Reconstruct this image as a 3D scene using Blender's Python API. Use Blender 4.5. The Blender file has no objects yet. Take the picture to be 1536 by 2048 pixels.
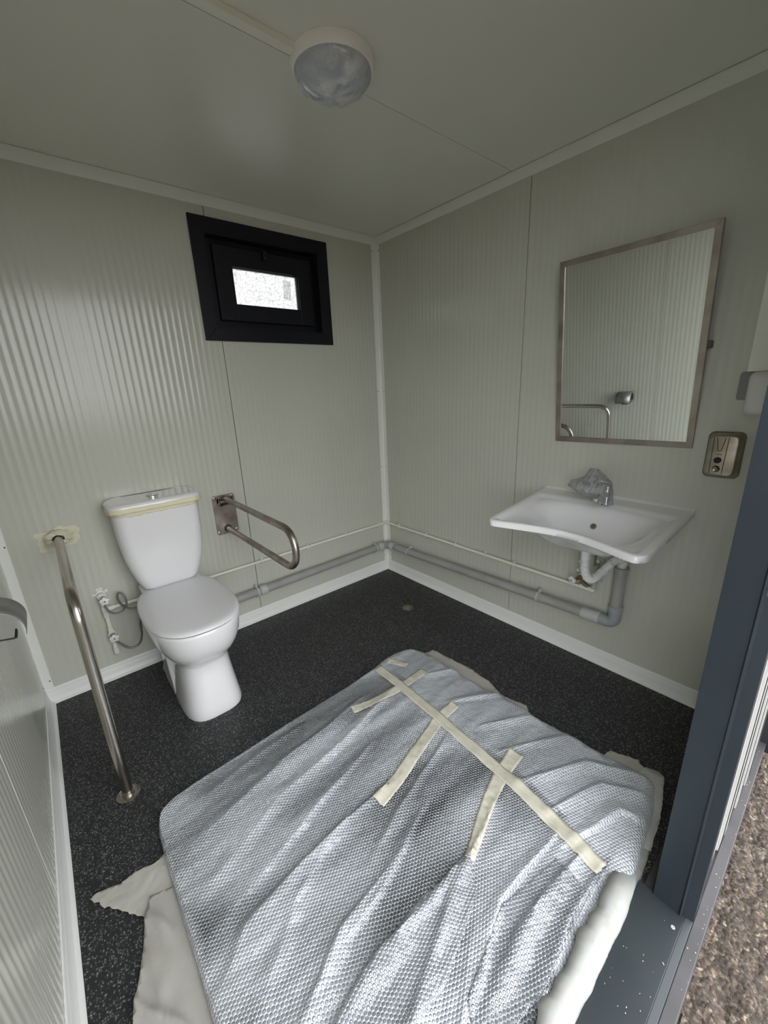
import bpy, bmesh, math, random
import numpy as np
from mathutils import Vector, Matrix, noise
random.seed(7)
PI = math.pi
S = bpy.context.scene
C = S.collection

# ------------------------------------------------------------------ camera
cam_d = bpy.data.cameras.new('camera'); cam = bpy.data.objects.new('camera', cam_d); C.objects.link(cam)
R = ((0.76006587, -0.64854352, -0.04112384), (-0.22015399, -0.19743772, -0.95527513), (0.6114181, 0.7351256, -0.29284512))
M = Matrix(((R[0][0], -R[1][0], -R[2][0]), (R[0][1], -R[1][1], -R[2][1]), (R[0][2], -R[1][2], -R[2][2]))).to_4x4()
M.translation = (-1.92486, -2.28662, 1.37778)
cam.matrix_world = M
cam_d.sensor_fit = 'VERTICAL'; cam_d.sensor_height = 36.0
cam_d.lens = 810.753 / 2048 * 36.0
cam_d.clip_start = 0.01
S.camera = cam

# ------------------------------------------------------------------ world (bright overcast sky) and exposure
W = bpy.data.worlds.new('overcast'); S.world = W; W.use_nodes = True
wn = W.node_tree; wn.nodes.clear()
tc = wn.nodes.new('ShaderNodeTexCoord'); sx = wn.nodes.new('ShaderNodeSeparateXYZ')
mr = wn.nodes.new('ShaderNodeMapRange'); cr = wn.nodes.new('ShaderNodeValToRGB')
bg = wn.nodes.new('ShaderNodeBackground'); wo = wn.nodes.new('ShaderNodeOutputWorld')
wn.links.new(tc.outputs['Generated'], sx.inputs[0]); wn.links.new(sx.outputs['Z'], mr.inputs[0])
mr.inputs[1].default_value = -0.05; mr.inputs[2].default_value = 1.0
wn.links.new(mr.outputs[0], cr.inputs[0])
cr.color_ramp.elements[0].position = 0.0; cr.color_ramp.elements[0].color = (0.93, 0.95, 0.95, 1)
cr.color_ramp.elements[1].position = 0.8; cr.color_ramp.elements[1].color = (1.0, 1.015, 1.03, 1)
wn.links.new(cr.outputs[0], bg.inputs[0]); wn.links.new(bg.outputs[0], wo.inputs[0])
bg.inputs[1].default_value = 1.0
# sampling portal in the doorway and the window (gives no light of its own, it only guides the sky light)
for nm, loc, rot, sx_, sy_ in (('door_portal', (-1.4675, -2.26, 1.10), (PI/2, 0, PI), 1.1, 2.2), ('window_portal', (-0.764, 0.09, 1.925), (PI/2, 0, 0), 0.38, 0.18)):
    ld = bpy.data.lights.new(nm, 'AREA'); ld.shape = 'RECTANGLE'; ld.size = sx_; ld.size_y = sy_
    ld.cycles.is_portal = True
    lo = bpy.data.objects.new(nm, ld); C.objects.link(lo); lo.location = loc; lo.rotation_euler = rot
S.view_settings.view_transform = 'Standard'; S.view_settings.look = 'None'
S.view_settings.gamma = 1.0; S.view_settings.use_curve_mapping = False
S.view_settings.exposure = 2.42
S.cycles.max_bounces = 14; S.cycles.diffuse_bounces = 8; S.cycles.glossy_bounces = 6
S.cycles.transparent_max_bounces = 16; S.cycles.transmission_bounces = 8
S.cycles.caustics_reflective = False; S.cycles.caustics_refractive = False

# ------------------------------------------------------------------ materials
MATS = {}
def mat(name, col, rough=0.5, metal=0.0, spec=0.5, coat=0.0, bump=None, mottle=None, trans=0.0, alpha=1.0, ior=1.45):
    if name in MATS: return MATS[name]
    m = bpy.data.materials.new(name); m.use_nodes = True; nt = m.node_tree
    b = nt.nodes['Principled BSDF']
    b.inputs['Base Color'].default_value = (*col, 1); b.inputs['Roughness'].default_value = rough
    b.inputs['Metallic'].default_value = metal; b.inputs['Specular IOR Level'].default_value = spec
    b.inputs['Coat Weight'].default_value = coat; b.inputs['Coat Roughness'].default_value = 0.05
    b.inputs['Transmission Weight'].default_value = trans; b.inputs['Alpha'].default_value = alpha
    b.inputs['IOR'].default_value = ior
    tcn = nt.nodes.new('ShaderNodeTexCoord')
    if bump:      # (scale, strength, distance[, stretch])
        n = nt.nodes.new('ShaderNodeTexNoise'); n.inputs['Scale'].default_value = bump[0]; n.inputs['Detail'].default_value = 4
        src = tcn.outputs['Object']
        if len(bump) > 3:
            mp = nt.nodes.new('ShaderNodeMapping'); mp.inputs['Scale'].default_value = bump[3]; nt.links.new(src, mp.inputs[0]); src = mp.outputs[0]
        nt.links.new(src, n.inputs['Vector'])
        bp = nt.nodes.new('ShaderNodeBump'); bp.inputs['Strength'].default_value = bump[1]; bp.inputs['Distance'].default_value = bump[2]
        nt.links.new(n.outputs['Fac'], bp.inputs['Height']); nt.links.new(bp.outputs[0], b.inputs['Normal'])
    if mottle:    # (scale, second colour, lo, hi[, stretch])
        n = nt.nodes.new('ShaderNodeTexNoise'); n.inputs['Scale'].default_value = mottle[0]; n.inputs['Detail'].default_value = 5
        src = tcn.outputs['Object']
        if len(mottle) > 4:
            mp = nt.nodes.new('ShaderNodeMapping'); mp.inputs['Scale'].default_value = mottle[4]; nt.links.new(src, mp.inputs[0]); src = mp.outputs[0]
        nt.links.new(src, n.inputs['Vector'])
        r = nt.nodes.new('ShaderNodeMapRange'); r.inputs[1].default_value = mottle[2]; r.inputs[2].default_value = mottle[3]
        mx = nt.nodes.new('ShaderNodeMix'); mx.data_type = 'RGBA'
        mx.inputs[6].default_value = (*col, 1); mx.inputs[7].default_value = (*mottle[1], 1)
        nt.links.new(n.outputs['Fac'], r.inputs[0]); nt.links.new(r.outputs[0], mx.inputs[0]); nt.links.new(mx.outputs[2], b.inputs['Base Color'])
    MATS[name] = m
    return m

M_wall = mat('wall_panel_paint', (0.555, 0.56, 0.495), 0.15, spec=0.5, mottle=(2.0, (0.535, 0.54, 0.475), .35, .7), bump=(900, .08, .0004))
M_wallB = M_wall
M_ceil = mat('ceiling_panel_paint', (0.78, 0.785, 0.725), 0.3, spec=0.4, bump=(1, .25, .0006, (30, 700, 30)))
M_trim = mat('white_trim', (0.80, 0.81, 0.77), 0.35, bump=(300, .05, .0004))
M_skirt = mat('skirting_vinyl', (0.78, 0.79, 0.775), 0.38, bump=(60, .1, .001))
M_dark = mat('seam_shadow_board', (0.05, 0.05, 0.045), 0.8)
M_screw = mat('screw_steel', (0.05, 0.05, 0.05), 0.4, metal=0.6)
M_black = mat('window_black_aluminium', (0.006, 0.0065, 0.011), 0.42, spec=0.35)
M_ceramic = mat('white_ceramic', (0.80, 0.80, 0.82), 0.09, spec=0.55, coat=0.3)
M_seat = mat('white_plastic_seat', (0.76, 0.76, 0.785), 0.16, spec=0.5)
M_steel = mat('brushed_stainless', (0.50, 0.465, 0.42), 0.25, metal=1.0, mottle=(9, (0.40, 0.36, 0.32), .35, .7, (1, 1, .3)))
M_steelw = mat('stained_stainless', (0.40, 0.355, 0.32), 0.36, metal=1.0, mottle=(16, (0.28, 0.235, 0.20), .4, .65))
M_chrome = mat('chrome', (0.75, 0.75, 0.76), 0.12, metal=1.0)
M_hose = mat('braided_hose', (0.22, 0.21, 0.20), 0.35, metal=0.7, bump=(1400, .4, .0006))
M_pipew = mat('white_water_pipe', (0.82, 0.80, 0.70), 0.33)
M_pipeg = mat('grey_waste_pipe', (0.37, 0.37, 0.355), 0.4, mottle=(9, (0.33, 0.33, 0.315), .4, .6))
M_pipeb = mat('blue_grey_elbow', (0.33, 0.35, 0.375), 0.38)
M_clip = mat('pipe_clip_plastic', (0.74, 0.74, 0.70), 0.4)
M_clipg = mat('grey_pipe_clip', (0.50, 0.51, 0.49), 0.4)
M_ivory = mat('ivory_fitting', (0.78, 0.78, 0.73), 0.35)
M_brass = mat('valve_brass', (0.40, 0.33, 0.20), 0.3, metal=0.9)
M_blue = mat('blue_washer', (0.03, 0.07, 0.35), 0.5)
M_rubber = mat('black_rubber', (0.012, 0.012, 0.014), 0.6)
M_frame = mat('anthracite_powdercoat', (0.018, 0.0245, 0.031), 0.33, spec=0.4, mottle=(3, (0.022, 0.031, 0.040), .4, .7), bump=(500, .06, .0004))
M_sill = mat('anthracite_threshold', (0.022, 0.028, 0.032), 0.33, spec=0.4, mottle=(3.5, (0.033, 0.040, 0.044), .35, .7), bump=(260, .12, .0006))
M_lip = mat('outer_threshold_grey', (0.07, 0.067, 0.073), 0.42, mottle=(7, (0.05, 0.048, 0.052), .35, .7))
M_galv = mat('galvanised_strip', (0.075, 0.083, 0.09), 0.4, metal=0.3)
M_clad = mat('pale_outer_cladding', (0.40, 0.40, 0.39), 0.4)
M_speck = mat('cream_debris', (0.40, 0.38, 0.31), 0.7)
M_mirror = mat('mirror_glass', (0.88, 0.91, 0.89), 0.015, metal=1.0)
M_mframe = mat('dull_steel_mirror_frame', (0.39, 0.355, 0.31), 0.42, metal=0.85, mottle=(10, (0.27, 0.225, 0.19), .35, .7))
M_soap = mat('soap_dispenser_steel', (0.46, 0.42, 0.35), 0.33, metal=1.0, mottle=(6, (0.33, 0.285, 0.22), .35, .7, (1, 1, 4)))
M_soapedge = mat('soap_dispenser_dark_edge', (0.10, 0.09, 0.075), 0.3, metal=1.0)
M_swg = mat('grey_back_plate', (0.22, 0.22, 0.215), 0.4)
M_sww = mat('white_dispenser_plastic', (0.74, 0.73, 0.73), 0.35)
M_lamp = mat('lamp_ring_plastic', (0.93, 0.92, 0.89), 0.45)
M_trunk = mat('cable_trunking_plastic', (0.84, 0.84, 0.75), 0.45)
M_tape = mat('masking_tape', (0.60, 0.58, 0.49), 0.6, bump=(60, .6, .004, (1, .3, 1)), mottle=(30, (0.52, 0.50, 0.41), .4, .7))
M_tapey = mat('yellowed_masking_tape', (0.78, 0.73, 0.53), 0.55, bump=(50, .5, .003))
M_tapew = mat('pale_wall_tape', (0.66, 0.64, 0.50), 0.55, bump=(40, .5, .003))
M_sheet = mat('beige_dust_sheet', (0.42, 0.405, 0.38), 0.8, bump=(70, .4, .003), mottle=(5, (0.37, 0.355, 0.325), .35, .7))
M_paper = mat('torn_white_paper', (0.46, 0.45, 0.41), 0.75, bump=(45, .7, .005))
M_foam = mat('white_packing_foam', (0.35, 0.355, 0.34), 0.5, mottle=(22, (0.26, 0.245, 0.215), .56, .8), bump=(40, .4, .003))
M_inner = mat('slate_grey_board', (0.075, 0.082, 0.095), 0.4, mottle=(2.2, (0.14, 0.148, 0.165), .42, .62))
M_drain = mat('drain_steel', (0.35, 0.33, 0.3), 0.3, metal=1.0)

def m_floor():
    m = bpy.data.materials.new('speckled_safety_vinyl'); m.use_nodes = True; nt = m.node_tree; b = nt.nodes['Principled BSDF']
    t = nt.nodes.new('ShaderNodeTexCoord')
    v = nt.nodes.new('ShaderNodeTexVoronoi'); v.inputs['Scale'].default_value = 210
    v2 = nt.nodes.new('ShaderNodeTexVoronoi'); v2.inputs['Scale'].default_value = 120
    n = nt.nodes.new('ShaderNodeTexNoise'); n.inputs['Scale'].default_value = 160; n.inputs['Detail'].default_value = 3
    for q in (v, v2, n): nt.links.new(t.outputs['Object'], q.inputs['Vector'])
    # random cell value picks which cells are flecks
    s1 = nt.nodes.new('ShaderNodeSeparateColor'); nt.links.new(v.outputs['Color'], s1.inputs[0])
    r1 = nt.nodes.new('ShaderNodeMapRange'); r1.inputs[1].default_value = .35; r1.inputs[2].default_value = 1.0; nt.links.new(s1.outputs[0], r1.inputs[0])
    d1 = nt.nodes.new('ShaderNodeMapRange'); d1.inputs[1].default_value = .55; d1.inputs[2].default_value = .15; nt.links.new(v.outputs['Distance'], d1.inputs[0])
    m1 = nt.nodes.new('ShaderNodeMath'); m1.operation = 'MULTIPLY'; nt.links.new(r1.outputs[0], m1.inputs[0]); nt.links.new(d1.outputs[0], m1.inputs[1])
    s2 = nt.nodes.new('ShaderNodeSeparateColor'); nt.links.new(v2.outputs['Color'], s2.inputs[0])
    r2 = nt.nodes.new('ShaderNodeMapRange'); r2.inputs[1].default_value = .80; r2.inputs[2].default_value = 1.0; nt.links.new(s2.outputs[1], r2.inputs[0])
    d2 = nt.nodes.new('ShaderNodeMapRange'); d2.inputs[1].default_value = .4; d2.inputs[2].default_value = .1; nt.links.new(v2.outputs['Distance'], d2.inputs[0])
    m2 = nt.nodes.new('ShaderNodeMath'); m2.operation = 'MULTIPLY'; nt.links.new(r2.outputs[0], m2.inputs[0]); nt.links.new(d2.outputs[0], m2.inputs[1])
    a = nt.nodes.new('ShaderNodeMath'); a.operation = 'ADD'; a.use_clamp = True; nt.links.new(m1.outputs[0], a.inputs[0]); nt.links.new(m2.outputs[0], a.inputs[1])
    mx = nt.nodes.new('ShaderNodeMix'); mx.data_type = 'RGBA'; mx.inputs[6].default_value = (.021, .0218, .0235, 1); mx.inputs[7].default_value = (.30, .305, .31, 1)
    nt.links.new(a.outputs[0], mx.inputs[0]); nt.links.new(mx.outputs[2], b.inputs['Base Color'])
    b.inputs['Roughness'].default_value = .5; b.inputs['Specular IOR Level'].default_value = .35
    bp = nt.nodes.new('ShaderNodeBump'); bp.inputs['Strength'].default_value = .35; bp.inputs['Distance'].default_value = .001
    nt.links.new(n.outputs['Fac'], bp.inputs['Height']); nt.links.new(bp.outputs[0], b.inputs['Normal'])
    return m
M_floor = m_floor()

def m_ground():
    m = bpy.data.materials.new('brown_gravel_ground'); m.use_nodes = True; nt = m.node_tree; b = nt.nodes['Principled BSDF']
    t = nt.nodes.new('ShaderNodeTexCoord')
    v = nt.nodes.new('ShaderNodeTexVoronoi'); v.inputs['Scale'].default_value = 85
    n = nt.nodes.new('ShaderNodeTexNoise'); n.inputs['Scale'].default_value = 14; n.inputs['Detail'].default_value = 8; n.inputs['Roughness'].default_value = .75
    n2 = nt.nodes.new('ShaderNodeTexNoise'); n2.inputs['Scale'].default_value = 130; n2.inputs['Detail'].default_value = 4
    for q in (v, n, n2): nt.links.new(t.outputs['Object'], q.inputs['Vector'])
    s = nt.nodes.new('ShaderNodeSeparateColor'); nt.links.new(v.outputs['Color'], s.inputs[0])
    c = nt.nodes.new('ShaderNodeValToRGB'); e = c.color_ramp.elements
    e[0].position = 0; e[0].color = (.022, .017, .014, 1); e[1].position = 1; e[1].color = (.40, .33, .235, 1)
    k = e.new(.45); k.color = (.062, .048, .037, 1); k = e.new(.8); k.color = (.15, .12, .09, 1)
    a = nt.nodes.new('ShaderNodeMath'); a.operation = 'MULTIPLY_ADD'; nt.links.new(s.outputs[0], a.inputs[0]); a.inputs[1].default_value = .55
    r = nt.nodes.new('ShaderNodeMapRange'); r.inputs[1].default_value = .35; r.inputs[2].default_value = .7; r.inputs[4].default_value = .5; nt.links.new(n2.outputs['Fac'], r.inputs[0])
    nt.links.new(r.outputs[0], a.inputs[2]); nt.links.new(a.outputs[0], c.inputs[0])
    mx = nt.nodes.new('ShaderNodeMix'); mx.data_type = 'RGBA'; mx.blend_type = 'MULTIPLY'; mx.inputs[0].default_value = .6
    r3 = nt.nodes.new('ShaderNodeValToRGB'); r3.color_ramp.elements[0].position = .35; r3.color_ramp.elements[0].color = (.5, .38, .38, 1); r3.color_ramp.elements[1].position = .6; r3.color_ramp.elements[1].color = (1, 1, 1, 1)
    nt.links.new(n.outputs['Fac'], r3.inputs[0]); nt.links.new(c.outputs[0], mx.inputs[6]); nt.links.new(r3.outputs[0], mx.inputs[7]); nt.links.new(mx.outputs[2], b.inputs['Base Color'])
    b.inputs['Roughness'].default_value = .85
    bp = nt.nodes.new('ShaderNodeBump'); bp.inputs['Strength'].default_value = .9; bp.inputs['Distance'].default_value = .006
    nt.links.new(v.outputs['Distance'], bp.inputs['Height']); bp.invert = True; nt.links.new(bp.outputs[0], b.inputs['Normal'])
    return m
M_ground = m_ground()

def m_bubble():
    m = bpy.data.materials.new('bubble_wrap_film'); m.use_nodes = True; nt = m.node_tree; b = nt.nodes['Principled BSDF']; L = nt.links.new
    out = nt.nodes['Material Output']
    uv = nt.nodes.new('ShaderNodeUVMap'); uv.uv_map = 'sheet'
    def vm(op, a, bval=None):
        n = nt.nodes.new('ShaderNodeVectorMath'); n.operation = op; L(a, n.inputs[0])
        if bval is not None: n.inputs[1].default_value = bval
        return n
    P = .0098
    sc = vm('MULTIPLY', uv.outputs[0], (1/P, 1/(P*1.732), 0)).outputs[0]
    ds = []
    for off in ((0, 0, 0), (.5, .5, 0)):
        f = vm('FRACTION', vm('ADD', sc, off).outputs[0]).outputs[0]
        q = vm('MULTIPLY', vm('SUBTRACT', f, (.5, .5, 0)).outputs[0], (1, 1.732, 0)).outputs[0]
        ds.append(vm('LENGTH', q).outputs['Value'])
    mn = nt.nodes.new('ShaderNodeMath'); mn.operation = 'MINIMUM'; L(ds[0], mn.inputs[0]); L(ds[1], mn.inputs[1])
    h = nt.nodes.new('ShaderNodeMapRange'); h.interpolation_type = 'SMOOTHSTEP'; h.inputs[1].default_value = .50; h.inputs[2].default_value = .24; L(mn.outputs[0], h.inputs[0])
    ring = nt.nodes.new('ShaderNodeMapRange'); ring.interpolation_type = 'SMOOTHSTEP'; ring.inputs[1].default_value = .30; ring.inputs[2].default_value = .47; L(mn.outputs[0], ring.inputs[0])
    t = nt.nodes.new('ShaderNodeTexCoord')
    nz = nt.nodes.new('ShaderNodeTexNoise'); nz.inputs['Scale'].default_value = 45; nz.inputs['Detail'].default_value = 4; L(t.outputs['Object'], nz.inputs['Vector'])
    b1 = nt.nodes.new('ShaderNodeBump'); b1.inputs['Strength'].default_value = .8; b1.inputs['Distance'].default_value = .0030; L(h.outputs[0], b1.inputs['Height'])
    b2 = nt.nodes.new('ShaderNodeBump'); b2.inputs['Strength'].default_value = .8; b2.inputs['Distance'].default_value = .007; L(nz.outputs['Fac'], b2.inputs['Height']); L(b2.outputs[0], b1.inputs['Normal'])
    b.inputs['Base Color'].default_value = (.64, .675, .735, 1)
    b.inputs['Roughness'].default_value = .13; b.inputs['Specular IOR Level'].default_value = .3
    L(b1.outputs[0], b.inputs['Normal'])
    # opacity of the plastic: seams between bubbles and doubled layers of film are milkier
    at = nt.nodes.new('ShaderNodeAttribute'); at.attribute_name = 'layers'
    k = nt.nodes.new('ShaderNodeMath'); k.operation = 'MULTIPLY_ADD'; L(ring.outputs[0], k.inputs[0]); k.inputs[1].default_value = .34; L(at.outputs['Fac'], k.inputs[2]); k.use_clamp = True
    tr = nt.nodes.new('ShaderNodeBsdfTransparent'); ms = nt.nodes.new('ShaderNodeMixShader'); L(k.outputs[0], ms.inputs[0]); L(tr.outputs[0], ms.inputs[1]); L(b.outputs[0], ms.inputs[2])
    # the film has four plastic-air faces (two skins of each bubble), so it mirrors more than one face would
    gl = nt.nodes.new('ShaderNodeBsdfGlossy'); gl.inputs['Roughness'].default_value = .09; gl.inputs['Color'].default_value = (.95, .97, 1, 1); L(b1.outputs[0], gl.inputs['Normal'])
    fr_ = nt.nodes.new('ShaderNodeFresnel'); fr_.inputs['IOR'].default_value = 2.15; L(b1.outputs[0], fr_.inputs['Normal'])
    m2_ = nt.nodes.new('ShaderNodeMixShader'); L(fr_.outputs[0], m2_.inputs[0]); L(ms.outputs[0], m2_.inputs[1]); L(gl.outputs[0], m2_.inputs[2]); L(m2_.outputs[0], out.inputs[0])
    return m
M_bubble = m_bubble()

def m_film(name, a, col=(.8, .82, .85), mo=None):
    m = mat(name, col, .12, spec=1.0, bump=(38, .9, .012), mottle=mo); m.node_tree.nodes['Principled BSDF'].inputs['Alpha'].default_value = a
    return m
M_wrapfilm = m_film('clear_wrapping_film', .62, (.46, .47, .49), (38, (.22, .225, .235), .52, .60, (1, 2.2, 1)))
M_lampfilm = m_film('lamp_protective_film', .4, (.78, .82, .90))

def m_dome():
    m = mat('lamp_diffuser', (0.42, 0.45, 0.50), .10, spec=1.0, coat=1.0, mottle=(13, (0.95, 0.95, 0.97), .46, .60)); return m  # mottle paints bright highlights and dark spots into the dome colour
M_dome = m_dome()

def m_glass():
    m = bpy.data.materials.new('patterned_window_glass'); m.use_nodes = True; nt = m.node_tree; b = nt.nodes['Principled BSDF']
    b.inputs['Base Color'].default_value = (.62, .62, .61, 1); b.inputs['Transmission Weight'].default_value = 1; b.inputs['Roughness'].default_value = .55; b.inputs['IOR'].default_value = 1.3
    t = nt.nodes.new('ShaderNodeTexCoord'); v = nt.nodes.new('ShaderNodeTexVoronoi'); v.feature = 'DISTANCE_TO_EDGE'; v.inputs['Scale'].default_value = 46
    n = nt.nodes.new('ShaderNodeTexNoise'); n.inputs['Scale'].default_value = 30
    mx = nt.nodes.new('ShaderNodeMix'); mx.data_type = 'RGBA'; mx.inputs[0].default_value = .05
    nt.links.new(t.outputs['Object'], mx.inputs[6]); nt.links.new(n.outputs['Color'], mx.inputs[7]); nt.links.new(t.outputs['Object'], n.inputs['Vector'])
    nt.links.new(mx.outputs[2], v.inputs['Vector'])
    r = nt.nodes.new('ShaderNodeMapRange'); r.inputs[1].default_value = 0; r.inputs[2].default_value = .05; nt.links.new(v.outputs['Distance'], r.inputs[0])
    bp = nt.nodes.new('ShaderNodeBump'); bp.inputs['Strength'].default_value = 1; bp.inputs['Distance'].default_value = .004; nt.links.new(r.outputs[0], bp.inputs['Height']); nt.links.new(bp.outputs[0], b.inputs['Normal'])
    c = nt.nodes.new('ShaderNodeMix'); c.data_type = 'RGBA'; c.inputs[6].default_value = (.19, .19, .19, 1); c.inputs[7].default_value = (.24, .24, .235, 1)
    nt.links.new(r.outputs[0], c.inputs[0]); nt.links.new(c.outputs[2], b.inputs['Base Color'])
    return m
M_glass = m_glass()

# ------------------------------------------------------------------ helpers
def put(name, verts, faces, m, parent=None, smooth=True, angle=38, bevel=0, seg=2, uvs=None):
    me = bpy.data.meshes.new(name); me.from_pydata([tuple(v) for v in verts], [], faces); me.validate()
    bm = bmesh.new(); bm.from_mesh(me); bmesh.ops.recalc_face_normals(bm, faces=bm.faces); bm.to_mesh(me); bm.free()
    return fin(name, me, m, parent, smooth, angle, bevel, seg)
def fin(name, me, m, parent=None, smooth=True, angle=38, bevel=0, seg=2):
    if smooth:
        me.polygons.foreach_set('use_smooth', [True] * len(me.polygons))
        me.set_sharp_from_angle(angle=math.radians(angle))
    me.materials.append(m)
    o = bpy.data.objects.new(name, me); C.objects.link(o)
    if parent: o.parent = parent
    if bevel:
        md = o.modifiers.new('bevel', 'BEVEL'); md.width = bevel; md.segments = seg; md.limit_method = 'ANGLE'; md.angle_limit = math.radians(40)
        md.harden_normals = False
    return o
class MB:
    def __init__(s): s.v = []; s.f = []
    def add(s, vs, fs):
        k = len(s.v); s.v += [tuple(v) for v in vs]; s.f += [tuple(i + k for i in f) for f in fs]; return s
    def box(s, x0, x1, y0, y1, z0, z1):
        return s.add([(x, y, z) for x in (x0, x1) for y in (y0, y1) for z in (z0, z1)],
                     [(0, 1, 3, 2), (4, 6, 7, 5), (0, 4, 5, 1), (2, 3, 7, 6), (0, 2, 6, 4), (1, 5, 7, 3)])
    def loft(s, rings, cap=True, closed=True):
        n = len(rings[0]); vs = [p for r in rings for p in r]; fs = []
        for i in range(len(rings) - 1):
            for j in range(n if closed else n - 1):
                k = (j + 1) % n; fs.append((i*n + j, i*n + k, (i+1)*n + k, (i+1)*n + j))
        if cap: fs.append(tuple(range(n))[::-1]); fs.append(tuple((len(rings)-1)*n + j for j in range(n)))
        return s.add(vs, fs)
    def tube(s, pts, r, seg=14, cap=True):
        pts = [Vector(p) for p in pts]; n = len(pts)
        rr = r if callable(r) else (lambda t: r)
        T = [(pts[min(i+1, n-1)] - pts[max(i-1, 0)]).normalized() for i in range(n)]
        a = Vector((0, 0, 1)) if abs(T[0].z) < .9 else Vector((1, 0, 0))
        N = (a - T[0] * a.dot(T[0])).normalized(); rings = []
        for i in range(n):
            N = (N - T[i] * N.dot(T[i])).normalized(); B = T[i].cross(N); q = rr(i / (n - 1))
            rings.append([pts[i] + N * math.cos(2*PI*k/seg) * q + B * math.sin(2*PI*k/seg) * q for k in range(seg)])
        return s.loft(rings, cap)
    def lathe(s, prof, origin=(0, 0, 0), axis=(0, 0, 1), seg=32, cap=True):
        ax = Vector(axis).normalized(); a = Vector((1, 0, 0)) if abs(ax.x) < .9 else Vector((0, 1, 0))
        u = (a - ax * a.dot(ax)).normalized(); w = ax.cross(u); o = Vector(origin)
        return s.loft([[o + ax * h + (u * math.cos(2*PI*k/seg) + w * math.sin(2*PI*k/seg)) * max(r, 1e-5) for k in range(seg)] for r, h in prof], cap)
    def put(s, name, m, parent=None, **k): return put(name, s.v, s.f, m, parent, **k)
def box(name, x0, x1, y0, y1, z0, z1, m, parent=None, bevel=0, **k): return MB().box(x0, x1, y0, y1, z0, z1).put(name, m, parent, bevel=bevel, **k)
def spline(pts, n=8):
    P = [Vector(p) for p in pts]; P = [P[0]*2 - P[1]] + P + [P[-1]*2 - P[-2]]; out = []
    for i in range(1, len(P) - 2):
        for k in range(n):
            t = k / n; a, b, c, d = P[i-1], P[i], P[i+1], P[i+2]
            out.append(.5 * ((2*b) + (c - a)*t + (2*a - 5*b + 4*c - d)*t*t + (3*b - a - 3*c + d)*t**3))
    return out + [P[-2]]
def bend(pts, r, n=8):
    """polyline with each inner corner rounded to radius r"""
    P = [Vector(p) for p in pts]; out = [P[0]]
    for i in range(1, len(P) - 1):
        a, b, c = P[i-1], P[i], P[i+1]; u = (a - b).normalized(); w = (c - b).normalized(); ang = u.angle(w); d = r / math.tan(ang / 2)
        s, e = b + u * d, b + w * d; ctr = b + (u + w).normalized() * (r / math.sin(ang / 2)); p, q = s - ctr, e - ctr; th = p.angle(q)
        for k in range(n + 1):
            t = k / n; out.append(ctr + (p * math.sin((1-t)*th) + q * math.sin(t*th)) / math.sin(th))
    return out + [P[-1]]
def thing(name, label, cat, loc=(0, 0, 0), group=None):
    o = bpy.data.objects.new(name, None); C.objects.link(o); o.location = loc; o.empty_display_size = .05
    return tag(o, label, cat, group)
def tag(o, label, cat, group=None):
    o['label'] = label; o['category'] = cat
    if group: o['group'] = group
    return o
def struct(o): o['kind'] = 'structure'; return o
def reparent(root):
    """children were built in world coordinates: keep them there under a root that has a location"""
    off = Matrix.Translation(-root.location)
    for ch in root.children:
        ch.matrix_parent_inverse = off if ch.parent == root else ch.matrix_parent_inverse
def sm(t): t = max(0., min(1., t)); return t*t*(3 - 2*t)

XW, YD, ZH = -2.16, -2.1535, 2.30       # inner faces: left wall, front wall, ceiling
# ------------------------------------------------------------------ floor, ceiling, walls
struct(box('floor', -2.22, .06, -2.13, .06, -.06, 0, M_floor, smooth=False))
ceil = struct(box('ceiling', -2.22, .06, -2.26, .06, ZH + .003, ZH + .06, M_dark, smooth=False))
for a, b in ((YD, -.9965), (-.9945, 0.0)):
    mb = MB().box(XW, 0, a, b, ZH, ZH + .0028); mb.put('panel', M_ceil, ceil, smooth=False)

def ribbed(name, axis, a0, a1, z0, z1, m, parent, inward, hole=None, face=0.0, pitch=.030, amp=.0011):
    """one sandwich panel: micro-ribbed steel face, edges turned back into the joint"""
    n = max(2, int((a1 - a0) / (pitch / 8))); prof = [(a0, .004), (a0 + .0005, 0)]
    for i in range(n + 1):
        a = a0 + .001 + (a1 - a0 - .002) * i / n
        prof.append((a, -amp * (.5 + .5 * math.cos(2 * PI * a / pitch)) ** 1.3))
    prof += [(a1 - .0005, 0), (a1, .004)]
    if hole:
        for h in hole[:2]:
            if a0 < h < a1: prof.append((h, 0))
        prof.sort()
    zs = [z0, z1] if not hole else [z0, hole[2], hole[3], z1]
    vs = []; fs = []
    for a, d in prof:
        for z in zs:
            off = face + inward * (-d)
            vs.append((a, off, z) if axis == 'x' else (off, a, z))
    k = len(zs)
    for i in range(len(prof) - 1):
        for j in range(k - 1):
            if hole and j == 1 and prof[i][0] >= hole[0] - 1e-6 and prof[i+1][0] <= hole[1] + 1e-6: continue
            fs.append((i*k + j, (i+1)*k + j, (i+1)*k + j + 1, i*k + j + 1))
    me = bpy.data.meshes.new(name); me.from_pydata(vs, [], fs)
    return fin(name, me, m, parent, True, 50)

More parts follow.
